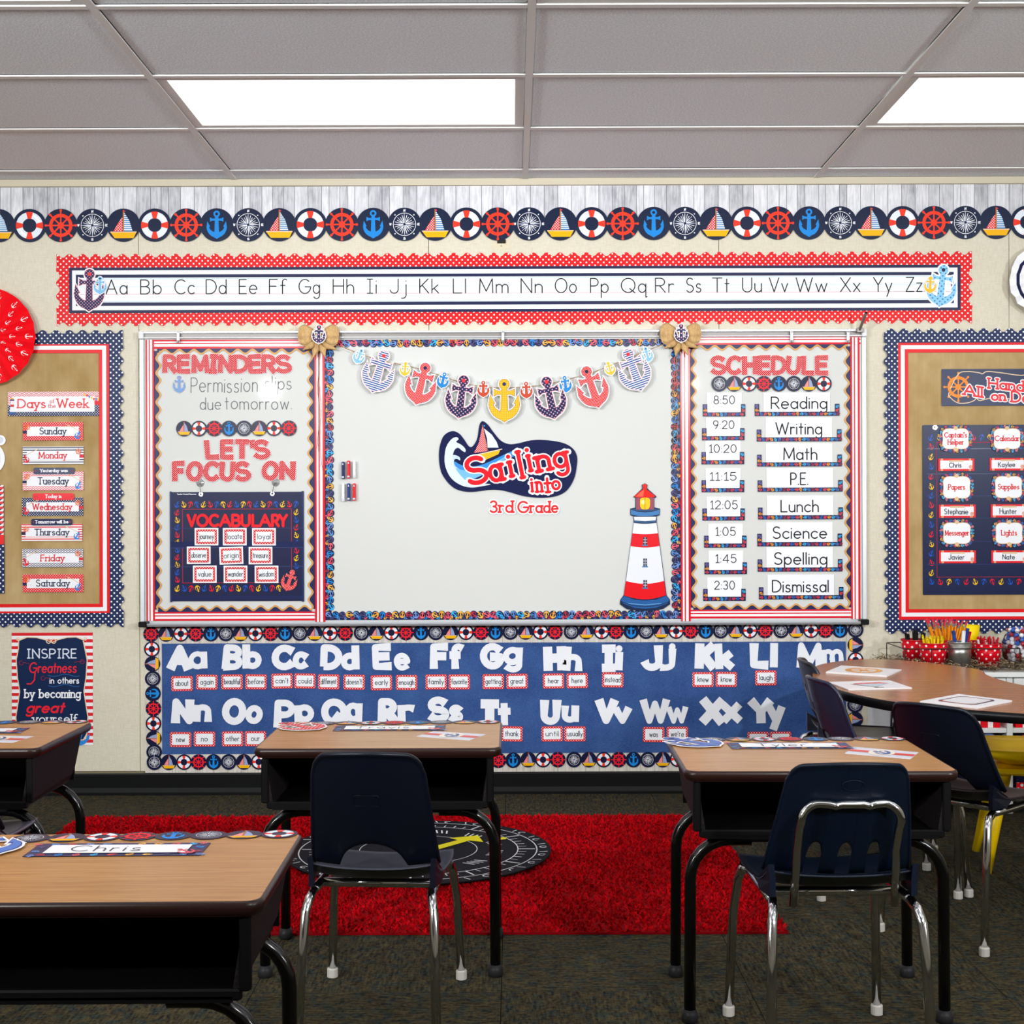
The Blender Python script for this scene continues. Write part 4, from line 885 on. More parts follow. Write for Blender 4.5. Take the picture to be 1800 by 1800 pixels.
# marker writing on the board
a = Art(424, 690); gy = M('#6E7274', .7, 0, .03)
text(a, 'Permission', 336, 452, 663, 689, gy, 1.5, 0, jit=.04, slant=.02); text(a, 'slips', 466, 512, 662, 685, gy, 1.5, 0, jit=.04); text(a, 'due', 352, 388, 699, 719.5, gy, 1.5, 0, jit=.04); text(a, 'tomorrow.', 396, 512, 697, 719, gy, 1.5, 0, jit=.04)
o = a.mb.build('marker_writing', board); o.location = P(424, 690, .0178)-board.location; o.rotation_euler = (math.pi/2, 0, 0)
cut_anchor(315, 676, 33, stripes('soft_blue_stripe', '#5A86C2', '#8DB0DC', 2.2*S), 'small striped blue anchor magnet left of the words Permission slips', OB+.002, 0, M('#D7808A'), rim='#A99BB8', g=.018)
strip('eight disc nautical border strip between REMINDERS and LET\'S FOCUS ON', 'SBWACSBW', [(x, 753.5-(x-324)*.004) for x in (323.5, 349.8, 376.6, 402.6, 429, 455.4, 481.6, 507.8)], off=OB+.004)
strip('eight disc nautical border strip under the word SCHEDULE', 'CSBWACSB', [(x, 674.6) for x in (1264.5, 1290.5, 1316.6, 1342.6, 1369, 1395.5, 1421.7, 1448)], off=OB+.004)
# ---- vocabulary pocket chart with its hooks
VO = OB+.004
a = Art(416.5, 960.5); a.rrect(300, 865, 533.5, 1056, 2, M('#1D2346', .3), 0, .0012)
for k in range(19): chart_anchor(a, 312+11.55*k, 887, 'BYR'[k % 3] if k != 99 else 'B', k, 12.6)
for k, (c, y) in enumerate(zip('RYBRYBRYBR', range(10))): chart_anchor(a, 312, 901+13.05*k, c, k % 2, 12)
for k, c in enumerate('YBRYBRYB'): chart_anchor(a, 520.5, 901+13.4*k, c, k % 2, 12)
for k in range(16): chart_anchor(a, 312+11.85*k, 1034, 'YBR'[k % 3], k, 12.6)
for q in ((321, 895, 321.9, 1024), (511.6, 895, 512.5, 1000), (321, 894.6, 512.5, 895.5), (321, 1023.7, 497, 1024.6)): a.rect(*q, M('#C01C38'), 2)
text(a, 'Teacher Created Resources', 312, 345.5, 867.6, 869.6, M('#E8EAF0'), .5, 1)
for y in (930, 1034): pass
o_v = a.build('pocket_chart', VO, label='navy vocabulary pocket chart with anchor edging, hanging on the left panel', cat='pocket chart')
for y in (928, 962, 995):
    b = Art(416.5, 960.5); b.rect(301, y, 532.5, y+1.4, M('#39426E', .15), 3); b.mb.build('pocket_seam', o_v)
b = Art(416.5, 960.5); b.rect(301, 952, 532.5, 962, M('#2A3158', .12), 3); b.mb.build('clear_pocket', o_v)
for x0, x1 in ((299.4, 303), (530, 533.8)):
    b = Art(416.5, 960.5); b.rect(x0, 864, x1, 1057.5, M('#23305E', .25), 2, .001); b.mb.build('binding', o_v)
b = Art(416.5, 960.5); b.rect(303, 1047, 530, 1053, M('#262D57', .2), 2, .001); b.mb.build('binding', o_v)
for x, y, hx, hy in ((354, 869, 352, 849), (479, 868.5, 484.5, 848)):
    b = Art(416.5, 960.5); b.ring(x, y, 1.7, 4, M('#E4E4E6', .2, .8), 6, n=16); b.mb.build('grommet', o_v)
    p = P(hx, hy, OB); e = empty('suction_hook', p, label='clear suction cup hook holding the %s corner of the vocabulary chart' % ('left' if x < 400 else 'right'), cat='hook')
    q = MB(); q.lathe([(.017, 0), (.015, .003), (.006, .006), (.005, .012), (.0, .013)], M('#B9BCBC', .08, .5), 20); q.build('suction_cup', e, rot=(math.pi/2, 0, 0))
    q = MB(); dx = (x-hx)*S; q.tube([(0, -.012, 0), (0, -.016, -.004), (dx*.5, -.014, -.02), (dx*.8, -.010, -.036), (dx, -.008, -.045), (dx+.003, -.0065, -.048)], .0012, m_chrome, 8); q.build('wire_hook', e)
letters('VOCABULARY', [(328.6, 345.5), (345.5, 366.5), (367, 385), (385.5, 406.5), (407, 423), (423.6, 440.5), (442.5, 455.5), (455.5, 476.5), (477, 491.5), (489.6, 506)], 903.5, 926.5, 5.1, 'glossy red cutout', m=M('#E83038', .15), off=VO+.0035, g=0, rots=0, wob=0, flare=1, cap=True)
def word_card(x, y, w_, h, word, where, dotm, off, tilt=0, edge=3.4, white=0, tw=None, group='word cards', ink='#3F444C'):
    a = Art(x, y); x0, x1, y0, y1 = x-w_/2, x+w_/2, y-h/2, y+h/2
    if white: a.rect(x0, y0, x1, y1, M('#F1F1F6', .35), 0, .0005); x0 += white; x1 -= white; y0 += white; y1 -= white
    a.rrect(x0, y0, x1, y1, 2, dotm, 1, .0003 if white else .0006); a.rrect(x0+edge, y0+edge, x1-edge, y1-edge, 1, M('#EDF0F5', .35), 2)
    if word:
        tw = tw or min(x1-x0-edge*2-3, 3.9*len(word)+3); text(a, word, x-tw/2, x+tw/2, y-5.2, y+3.8, M(ink), 1.1, 3, jit=.05)
    a.build('word_card', off, tilt=tilt, label='%s card reading %s' % (where, word) if word else where, cat='card', group=group)
m_carddots = dots('card_edge_dots', '#D2141F', '#F8F2F2', 4.6*S, .17)
for wd, x, y in (('journey', 363, 943.4), ('locate', 412.7, 943.4), ('loyal', 464, 943.6), ('observe', 349.4, 976), ('origin', 406.6, 976.6), ('treasure', 458, 976.6), ('value', 360, 1009.4), ('wander', 414, 1009.6), ('wisdom', 468.6, 1009.6)):
    word_card(x, y, 41.5, 30.5, wd, 'vocabulary chart', m_carddots, VO+.0025, 0 if wd != 'origin' else .03, 4, 2.4, group='vocabulary word cards')
cut_anchor(509, 1020.5, 41, m_finered, 'red dotted paper anchor on lower right corner of vocabulary chart', VO+.0045, -.33, None, outline='#E8B9BE', rim='#C01C2C', g=.016)
# ---- schedule
sched = [('8:50', 1255, 1291, 696, 710, 1235.7, 1310, 710.5, 731.8, 690.4, 'Reading', 1356, 1453, 698, 718, 1327, 1475.3, 710, 731, 690),
 ('9:20', 1254, 1290, 739.5, 753.6, 1234.3, 1308.5, 752.7, 773.8, 734, 'Writing', 1364, 1444, 743, 763, 1330.7, 1479, 754.7, 775.8, 733.6),
 ('10:20', 1247, 1294, 781.7, 795.4, 1233.4, 1308, 794.5, 816, 774.7, 'Math', 1378, 1435.6, 787.5, 807.7, 1331.3, 1479.6, 799, 819.8, 779),
 ('11:15', 1248, 1294, 830.6, 844.3, 1233.5, 1308, 844, 865, 823.3, 'P.E.', 1390, 1420, 831.5, 852, 1332.3, 1481, 844, 864.2, 823),
 ('12:05', 1249, 1296, 880.3, 894.5, 1235, 1309, 893.7, 914.8, 873.4, 'Lunch', 1373, 1438, 879.5, 899.6, 1333, 1481.4, 892, 912.8, 871),
 ('1:05', 1258, 1292.6, 927, 941.4, 1238, 1312, 941.5, 962.5, 920.7, 'Science', 1358.6, 1452.6, 926.2, 946.2, 1331.6, 1480, 938, 960, 918),
 ('1:45', 1258, 1294, 974.8, 988.9, 1238.7, 1312.8, 988.5, 1009.2, 967.8, 'Spelling', 1361, 1453, 971.5, 991.8, 1332.3, 1480.5, 983, 1004.6, 962),
 ('2:30', 1256, 1291, 1021.5, 1035.8, 1236.3, 1310.6, 1035.2, 1056, 1014.7, 'Dismissal', 1358, 1455.8, 1020.3, 1040.4, 1334.4, 1482.3, 1032, 1053.3, 1010)]
def holder(x0, x1, y0, y1, label):
    a = Art((x0+x1)/2, (y0+y1)/2); rr = random.Random(4)
    for r in ((x0, y0, x0+7.7, y1), (x1-7.7, y0, x1, y1), (x0+7.7, y1-7.2, x1-7.7, y1)): a.rect(*r, M('#191F45', .3), 0, .0006)
    k = 0; u = x0+4
    while u < x1-2: put_anchor(a, u, y1-3.5, 6.9, M(('#C83A50', '#2860B8', '#D8414F', '#E8922A', '#3AA6E4', '#3F6FB8', '#8A2A44')[k % 7], .3), 1+k % 2, rr.uniform(0, 6.2), .02); u += 7.1; k += 1
    for x in (x0+3.8, x1-3.8):
        for j, y in enumerate((y0+4.5, y0+11)): put_anchor(a, x, y, 6.8, M(('#6A5FA8', '#E8922A', '#3AA6E4', '#D8414F')[j+(2 if x > x0+9 else 0)], .3), 1+j, rr.uniform(0, 6.2), .02)
    a.build('label_holder', OB+.003, label=label, cat='label holder', group='anchor print holders on the schedule')
for k_, (t_, tx0, tx1, ty0, ty1, hx0, hx1, hy0, hy1, cy0, w_, sx0, sx1, sy0, sy1, kx0, kx1, ky0, ky1, ly0) in enumerate(sched):
    od = ('topmost', 'second', 'third', 'fourth', 'fifth', 'sixth', 'seventh', 'lowest')[k_]
    a = Art((hx0+hx1)/2, (cy0+hy1)/2); a.rect(hx0+7, cy0, hx1-6.5, hy1-4, M('#F0F2F9', .3), 0, .0006); text(a, t_, tx0, tx1, ty0, ty1, M('#17171B'), 1.5, 1)
    a.build('time_card', OB+.001, label='%s white time card on the schedule, reading %s' % (od, t_), cat='card', group='schedule time cards')
    holder(hx0, hx1, hy0, hy1, '%s short anchor print holder, under the time %s' % (od, t_))
    lx = (kx0+kx1)/2-1; a = Art(lx, (ly0+ky1)/2); a.rect(lx-58, ly0, lx+58.5, ky1-4, M('#F0F2F9', .3), 0, .0006); text(a, w_, sx0, sx1, sy0, sy1, M('#17171B'), 2.2, 1, gap=.2)
    a.build('subject_card', OB+.001, label='white schedule card reading %s' % w_, cat='card', group='schedule subject cards')
    holder(kx0, kx1, ky0, ky1, 'long anchor print holder under the word %s' % w_)
# ---- garland
tw = [(566, 604), (600, 609), (631, 622), (665, 633), (712, 642), (745, 650.5), (779, 662), (811, 673), (850, 680.5), (886, 682), (925, 680.5), (966, 675), (994, 668), (1040, 656), (1072, 643), (1114, 626), (1137, 616), (1170, 604), (1192, 598)]
q = MB(); pts = [P(x, y, .044) for x, y in tw]; c0 = P(880, 650, .044)
for s_ in (-1, 1): q.tube([Vector((p.x, p.y+.0008*s_*math.cos(i*2.1), p.z+.0011*s_*math.sin(i*2.1)))-c0 for i, p in enumerate([pts[0]]+[a_.lerp(b_, f_) for a_, b_ in zip(pts, pts[1:]) for f_ in (.33, .66, 1)])], .0012, m_twine, 6)
tag(q.build('twine', None, c0), 'brown twine strung between the two burlap bows, carrying the paper anchors', 'twine')
gar = [(631.4, 626.5, 29, 'LB', -.38, 'first small light blue anchor from left on twine'), (665.8, 653.5, 81, 'ST', -.31, 'large blue striped anchor at left end of twine'),
 (712, 648.8, 27, 'Y', -.1, 'small yellow anchor on twine, left half'), (740.4, 675, 80, 'RD', -.25, 'large red dotted anchor on twine, left half'),
 (778.7, 668.6, 30, 'B', -.25, 'small bright blue anchor on twine, left half'), (811, 698, 81, 'NV', -.14, 'large navy dotted anchor left of the yellow one'),
 (849.6, 684, 30.5, 'RB', 0, 'small rust red anchor left of the big yellow one'), (886.4, 704.5, 81, 'YG', 0, 'large yellow gingham anchor at middle of twine'),
 (925.3, 686, 31, 'RB', .05, 'small rust red anchor right of the big yellow one'), (966.9, 699.8, 81, 'NV', .21, 'large navy dotted anchor right of the yellow one'),
 (993.9, 675.6, 31, 'B', .14, 'small bright blue anchor on twine, right half'), (1040.6, 680.9, 81, 'RD', .33, 'large red dotted anchor on twine, right half'),
 (1071.7, 647.8, 27, 'Y', .31, 'small yellow anchor on twine, right half'), (1114, 650.7, 82, 'ST', .34, 'large blue striped anchor at right end of twine'),
 (1137.5, 623.3, 29, 'LB', .26, 'last small light blue anchor from left on twine')]
gm = {'LB': (m_lbluefine, M(NAVY), None), 'ST': (m_bluestripe, M('#E8303A'), '#E0939F'), 'Y': (M('#D9BE2A', .3), None, None), 'RD': (m_finered, M(NAVY), '#9A8590'), 'B': (M('#1B84D0', .3), M('#F2F2F4'), '#1B5C9A'),
      'NV': (m_finenavy, M('#E8303A'), '#E0939F'), 'RB': (M('#C8492F', .3), M('#F2F2F4'), '#8A2A20'), 'YG': (m_gingham, M('#2B2F5E'), '#A08060')}
for k, (x, y, h, c, t_, lb) in enumerate(gar): cut_anchor(x, y, h, gm[c][0], lb, .0455+.0015*(k % 2), t_, gm[c][1], rim=gm[c][2], group='anchor garland', g=.03 if h > 50 else .05)
# ---- burlap bows
def bow(x, y, label):
    c = P(x, y, .05); e = empty('burlap_bow', c, label=label, cat='bow')
    for sg in (-1, 1):
        nu, nv = 14, 20; vs = []; fs = []
        for side in (0, 1):
            for i in range(nu+1):
                for j in range(nv+1):
                    u, v = i/nu, j/nv-.5; w_ = (.011+.036*math.sin(min(1, u*1.15)*math.pi/2)**.9)*(1-.22*max(0, u-.75)/.25)
                    X = sg*(.004+.082*u*(1-.10*(2*v)**2)); Z = v*2*w_+.004*u; D = (.022*math.sin(u*math.pi*.9)*(1-(2*v)**4)+.0045*math.cos(v*15)*u)*(1 if side else -.35)
                    vs.append((X, -D-.002, Z))
        n1 = (nu+1)*(nv+1)
        for side in (0, 1):
            for i in range(nu):
                for j in range(nv): a_ = side*n1+i*(nv+1)+j; fs.append((a_, a_+1, a_+nv+2, a_+nv+1))
        for i in range(nu):
            for j in (0, nv): a_ = i*(nv+1)+j; fs.append((a_, a_+nv+1, n1+a_+nv+1, n1+a_))
        for j in range(nv): a_ = nu*(nv+1)+j; fs.append((a_, a_+1, n1+a_+1, n1+a_))
        obj('loop', mesh('loop', vs, fs, m_burlap, smooth=True), e)
    for k, (x0, z0, x1, z1, wd) in enumerate(((-.006, -.02, -.066, -.057, .034), (.006, -.02, .074, -.057, .034), (-.005, -.02, -.022, -.092, .032), (.006, -.02, .030, -.090, .032))):
        a0 = Vector((x0, 0, z0)); d = Vector((x1-x0, 0, z1-z0)); L_ = d.length; d.normalize(); nrm = Vector((-d.z, 0, d.x)); N_ = 10; vs = []; fs = []
        for i in range(N_+1):
            u = i/N_; hw = (.006+(wd/2-.006)*min(1, u*1.9))*min(1, (1-u)*1.9+.02); off = Vector((0, -.004-.007*math.sin(u*5+k)-.002*k, 0))
            for j in range(5):
                v = j/2-1; tip = 0; fold = Vector((0, -.003*math.cos(v*3), 0)); vs.append(a0+d*(L_*u+tip)+nrm*(hw*v)+off+fold)
        for i in range(N_):
            for j in range(4): a_ = i*5+j; fs.append((a_, a_+1, a_+6, a_+5))
        o = obj('tail', mesh('tail', vs, fs, m_burlap, smooth=True), e); md = o.modifiers.new('thick', 'SOLIDIFY'); md.thickness = .0012
    q = MB(); q.lathe([(.004, -.02), (.012, -.014), (.014, 0), (.012, .014), (.004, .02)], m_burlap, 14, cap=True); q.build('knot', e, (0, -.008, -.002))
    return e
bow(560, 591, 'burlap bow on the rail between the left and middle panels'); bow(1196, 588, 'burlap bow on the rail between the middle and right panels')
cut_anchor(560.5, 588, 34, m_finenavy, 'small navy anchor cutout on the left burlap bow', .083, -.03, M('#E07080'), rim='#3A3F70', g=.05)
cut_anchor(1197.5, 586, 34, m_finenavy, 'small navy anchor cutout on the right burlap bow', .083, .02, M('#E07080'), rim='#3A3F70', g=.05)
for bx, y0, dxs, lb in ((560, 608, (0, 3.5, -1.5), 'left'), (1189, 606, (-4, 2, -8), 'right')):
    q = MB(); c0 = P(bx, y0, .035); rr = random.Random(int(bx))
    for k, dx in enumerate(dxs[:2]):
        L_ = 170+35*k if lb == 'left' else 180+20*k; pts = [P(bx+dx*(.3+t/10)+1.6*math.sin(t*1.1+k*2), y0+L_*t/10, .030+.002*k)-c0 for t in range(11)]
        q.tube(pts, .0011, m_twine, 6)
        for j in range(3): p = pts[-1]; q.tube([p, p+Vector((rr.uniform(-.012, .012), -.001, -.03-.02*j))], .0005, m_twine, 4)
    tag(q.build('twine_tail', None, c0), 'loose twine tail hanging from the %s burlap bow' % lb, 'twine')
# ---- centre sign
a = Art(894, 810); sc = lambda L_: [(740+x/5.625, 730+y/5.625) for x, y in L_]
out_ = [(180, 420), (190, 300), (230, 200), (310, 155), (380, 180), (430, 240), (470, 300), (500, 312), (530, 285), (560, 220), (580, 100), (610, 58), (660, 90), (720, 170), (790, 250), (870, 285), (960, 278), (1080, 250), (1200, 245), (1350, 262), (1450, 295), (1515, 350), (1542, 420), (1538, 500), (1520, 600), (1480, 690), (1420, 760), (1330, 800), (1210, 815), (1080, 808), (980, 790), (880, 760), (780, 738), (680, 735), (600, 745), (500, 755), (400, 745), (320, 710), (250, 640), (200, 550)]
a.poly(smooth(sc(out_)), M('#20264D', .16), 0, .0008)
wv = lambda L_, c, z: a.poly(smooth(sc(L_), 3), M(c, .25), z)
wv([(235, 450), (250, 320), (300, 240), (350, 215), (375, 235), (350, 262), (400, 290), (440, 330), (440, 362), (410, 350), (370, 320), (335, 340), (318, 400), (330, 500), (370, 570), (440, 630), (560, 670), (690, 680), (600, 700), (500, 712), (400, 690), (310, 630), (260, 550)], '#D7E4F4', 1)
wv([(318, 400), (350, 395), (385, 415), (388, 445), (360, 430), (330, 440), (340, 500), (420, 560), (440, 640), (370, 570), (325, 500)], '#C4DAF0', 2)
wv([(330, 455), (400, 490), (520, 505), (650, 470), (800, 400), (930, 345), (960, 380), (800, 470), (640, 560), (500, 640), (430, 625), (350, 540)], '#3C8FDC', 1)
wv([(345, 520), (430, 545), (600, 540), (780, 440), (900, 370), (700, 540), (480, 640), (420, 620)], '#79BDEE', 2)
a.poly(sc([(530, 395), (785, 345), (765, 385), (640, 440), (560, 410)]), M('#F3B61A'), 3); a.stroke(sc([(515, 398), (800, 335)]), 1.4, M('#EFD9C6'), 4)
a.poly(sc([(608, 110), (620, 120), (655, 355), (525, 372), (575, 270)]), dots('sign_sail_dots', '#DD1F35', '#F6E8E8', 3.6*S, .2), 3); a.poly(sc([(625, 130), (700, 190), (750, 265), (768, 320), (660, 320), (655, 230)]), M('#DCE8F6'), 3)
a.stroke(sc([(608, 95), (662, 352)]), .8, M('#C8804A'), 5); a.circ(*sc([(628, 106)])[0], 1.6, M(BLUE), 5, n=8)
SL = [('S', 447, 655, 400, 683, 46), ('a', 668, 832, 480, 658, 40), ('i', 825, 935, 388, 618, 40), ('l', 925, 1035, 345, 632, 40), ('i', 1018, 1112, 322, 565, 40), ('n', 1112, 1308, 392, 560, 40), ('g', 1310, 1480, 362, 602, 38),
      ('i', 1066, 1124, 622, 762, 26), ('n', 1122, 1212, 652, 765, 26), ('t', 1212, 1290, 615, 770, 26), ('o', 1288, 1376, 643, 740, 26)]
for ch, x0, x1, y0, y1, w_ in SL:
    k = 1/5.625; bx = (740+x0*k, 740+x1*k, 730+y0*k, 730+y1*k); 
    if ch in 'il': c_ = (bx[0]+bx[1])/2; h_ = (bx[1]-bx[0])/2*.55; bx = (c_-h_, c_+h_, bx[2], bx[3])
    for g_, c, z in ((2.1, '#F5F5F8', 6), (0, '#E3232F', 8)): glyph(a, ch, *bx, w_*k, M(c, .2), z, 0, g_, True, -.2 if w_ > 30 else -.08, 1.0, True)
a.build('paper_sign', OB+.003, label='large navy blob-shaped sign reading Sailing into, with sailboat and wave', cat='sign')
a = Art(922, 890)
for w_, c, z in ((8.2, '#F7F7F9', 0), (3.3, '#DC2A2F', 2)):
    text(a, '3rd', 862, 901, 881, 900, M(c, .3), w_, z, serif=True, t=.0005 if z == 0 else 0); text(a, 'Grade', 911, 980, 882, 900.5, M(c, .3), w_, z, serif=True, t=.0005 if z == 0 else 0)
a.build('paper_sign', OB+.003, label='small red and white cutout sign reading 3rd Grade', cat='sign')
# ---- lighthouse
lh = lambda L_: [(1050+x/6.43, 830+y/6.43) for x, y in L_]
a = Art(1133, 962); dk = M('#1E2C4C', .3)
sil = [(540, 128), (570, 145), (566, 185), (668, 275), (665, 290), (645, 295), (645, 400), (708, 412), (706, 488), (672, 500), (672, 570), (780, 1390), (818, 1440), (820, 1490), (740, 1545), (600, 1568), (470, 1565), (330, 1545), (255, 1490), (258, 1440), (298, 1385), (412, 570), (408, 500), (375, 488), (375, 412), (432, 400), (432, 292), (405, 285), (510, 185), (505, 145)]
a.poly(lh(sil), dk, 0, .0008)
def band(y0, y1, sag0, sag1, c, z=1, x_=None):
    f = lambda y: (410-(y-570)*.138, 672+(y-570)*.128) if x_ is None else x_
    l0, r0 = f(y0); l1, r1 = f(y1); n_ = 10; up = [(l0+4+(r0-l0-8)*i/n_, y0+sag0*math.sin(math.pi*i/n_)) for i in range(n_+1)]; lo = [(l1+4+(r1-l1-8)*i/n_, y1+sag1*math.sin(math.pi*i/n_)) for i in range(n_+1)]
    a.poly(lh(up+lo[::-1]), M(c, .25), z)
for i, c in enumerate(('#DFE3F0', '#E9ECF6', '#EDF0F8')): pass
band(575, 690, 10, 12, '#E8EAF4'); band(690, 835, 12, 18, '#E2222B'); band(835, 1228, 18, 32, '#E6E9F4'); band(1228, 1390, 32, 45, '#E61A22')
a.poly(lh([(300, 1395), (420, 1440), (540, 1448), (660, 1440), (775, 1395), (810, 1440), (790, 1480), (660, 1530), (540, 1540), (420, 1530), (290, 1480), (265, 1440)]), M('#2E5F9E', .2), 2)
a.stroke(lh([(275, 1462), (400, 1505), (540, 1515), (680, 1505), (805, 1462)]), 1.2, dk, 3); a.stroke(lh([(350, 1480), (540, 1498), (720, 1480)]), 1.6, M('#5F97CC', .2), 4)
a.poly(lh([(415, 505), (665, 505), (660, 545), (540, 555), (420, 545)]), M('#E4E7F1'), 2); a.poly(lh([(412, 545), (540, 558), (668, 545), (668, 562), (540, 576), (412, 562)]), M('#35618F'), 3)
a.poly(lh([(382, 425), (460, 450), (540, 456), (620, 450), (702, 425), (700, 480), (620, 495), (540, 498), (460, 495), (380, 480)]), M('#4A80B8', .2), 2); a.poly(lh([(385, 415), (540, 402), (700, 415), (620, 444), (540, 448), (460, 444)]), M('#2C5278'), 3)
a.rect(*lh([(440, 290)])[0], *lh([(640, 425)])[0], M('#8A5A6C'), 4); a.poly(smooth(lh([(480, 340), (500, 295), (580, 295), (598, 340), (580, 415), (500, 415)]), 3), M('#F7C81A'), 5); a.circ(*lh([(520, 340)])[0], 4, M('#FCE88A'), 6)
for x in (455, 480, 540, 600, 625): a.rect(*lh([(x-3, 292)])[0], *lh([(x+3, 425)])[0], M('#C8324A'), 7)
a.poly(lh([(540, 185), (655, 272), (640, 285), (540, 292), (430, 285), (418, 272), (520, 192)]), M('#E8241F', .2), 5); a.circ(*lh([(538, 158)])[0], 3.7, M('#E8302A', .2), 5); a.poly(lh([(520, 165), (556, 165), (562, 200), (514, 200)]), M('#D42420'), 5)
a.poly(lh([(480, 235), (530, 200), (520, 280), (440, 278)]), M('#F0654A', .2), 6)
for cy in (780, 1020, 1262):
    a.rect(*lh([(518, cy-45)])[0], *lh([(560, cy+42)])[0], M('#3B3F52'), 4)
    for yy in (cy-17, cy+14): a.rect(*lh([(516, yy-3)])[0], *lh([(562, yy+3)])[0], M('#C9CCD8'), 5)
    a.rect(*lh([(536, cy-46)])[0], *lh([(542, cy+42)])[0], M('#C9CCD8'), 5); a.rect(*lh([(506, cy+40)])[0], *lh([(570, cy+54)])[0], M('#4C7FB4'), 5)
a.build('paper_lighthouse', OB+.004, label='tall red and white striped paper lighthouse at lower right of middle panel', cat='paper cutout')
# ---- marker magnets
for x, y0, y1, c, nm_ in ((603.8, 812, 842, '#232F63', 'navy, upper row at left'), (613.5, 810, 841, '#E02030', 'red, upper row at middle'), (623.5, 811, 840, '#EEF2F6', 'white, upper row at right'), (604, 850, 881, '#EEF2F6', 'white, lower row at left'), (613.7, 850, 880, '#26397E', 'navy, lower row at middle'), (623.3, 850, 880, '#E31B26', 'red, lower row at right')):
    p = P(x, (y0+y1)/2, OB); e = empty('clothespin', p, label='small wooden clip magnet, '+nm_, cat='clip', group='clip magnets'); h = (y1-y0)/2*S
    q = MB(); q.box(-.0055, .0055, -.022, -.014, -h, h, M(c, .35), .0015); q.build('front_arm', e); q = MB(); q.box(-.0055, .0055, -.009, -.001, -h, h, M(c, .35), .0015); q.build('rear_arm', e)
    q = MB(); q.tube([(-.0065, -.0115, -.002), (.0065, -.0115, -.002)], .0035, m_chrome, 8); q.build('spring', e)
    q = MB(); q.box(-.0045, .0045, -.0228, -.022, -h+.004, -h+.011, M('#C9D3E4')).add([(-.003, -.0226, h-.013), (.003, -.0226, h-.013), (0, -.0226, h-.004)], [(0, 1, 2)], M('#E4EAF4')); q.build('clip_print', e)

# ================================================================ blue word wall below the board
a = Art(885, 1225)
for k in range(52): a.rect(255+24.2*k, 1101, 255+24.2*k+23.3, 1356.5, m_paleplank, 0, .0004); a.rect(255+24.2*k+23.3, 1101, 255+24.2*k+24.2, 1356.5, M('#A9A398'), 0, .0004)
a.build('plank_print_paper', .0005, label='pale wood print paper backing behind the blue word wall', cat='wall paper')
a = Art(885.5, 1226); a.rect(285, 1129.5, 1487, 1324, m_denim, 0, .0006); a.build('denim_paper_sheet', .002, label='denim blue paper sheet of the word wall below the whiteboard', cat='backing paper')
row = lambda x: 1114.5-(x-266)*.0056
T1 = [('WSBWACSBWACSBW', [265.6, 292, 318, 344, 370.6, 397, 422.6, 449, 475.6, 501, 527, 553, 580, 606.7], 'left'), ('CSBWACSBWACSBW', [635.5, 661.6, 688, 713.5, 740, 766, 792, 819, 845.5, 871, 897, 924, 950, 975.5], 'second from left'),
      ('CSBWACSBWACSBW', [1004.5, 1030.7, 1057.5, 1082.5, 1109.5, 1135.7, 1162, 1188.5, 1213.8, 1240.5, 1266.7, 1293, 1318, 1345], 'third from left'), ('CSBWA', [1373, 1399.5, 1425.5, 1451, 1476.5], 'right')]
for s_, xs_, nm_ in T1: strip('mini disc strip above the word wall letters, '+nm_, s_, [(x, row(x)) for x in xs_], off=.0035, group='mini disc border of the word wall')
strip('mini disc strip down the left side of the word wall', 'BSCAWBSC', [(267, 1141), (268, 1167), (268.5, 1193), (269, 1219), (269.8, 1245.5), (269.8, 1271.7), (270.5, 1298), (271, 1322)], math.pi/2, off=.0035, group='mini disc border of the word wall')
strip('mini disc strip down the right side of the word wall', 'CSBWACSBW', [(1504, 1107), (1503.5, 1133.5), (1504, 1160), (1504, 1186), (1503.5, 1212), (1503, 1239), (1503, 1264.5), (1503, 1290.5), (1503, 1316)], -math.pi/2, off=.0035, group='mini disc border of the word wall')
botx = [271.5, 296.7, 323.5, 349, 375.5, 402, 428.7, 455]; b2 = [482+26.25*k for k in range(0, 15)]
strip('mini disc strip below the word wall, left part', 'CSBWACSB', [(x, 1340-(x-271)*.005) for x in botx], off=.0045, group='mini disc border of the word wall')
strip('mini disc strip below the word wall, behind the centre desk', 'WACSBWACSBWACSBWACSB'[:17], [(x, 1339-(x-480)*.0065) for x in [481.5+26.3*k for k in range(15)]+[876, 902]], off=.0035, group='mini disc border of the word wall')
strip('mini disc strip below the word wall, between two desks', 'SBWCSBWACS', [(x, 1335.3) for x in (928.5, 954.5, 980.5, 1009, 1035, 1061, 1087.5, 1113.5, 1139, 1165)], off=.0035, group='mini disc border of the word wall')
strip('mini disc strip below the word wall, behind the right desk', 'BWACSBWACSBWA', [(1191+26.2*k, 1334.5) for k in range(12)], off=.0035, group='mini disc border of the word wall')
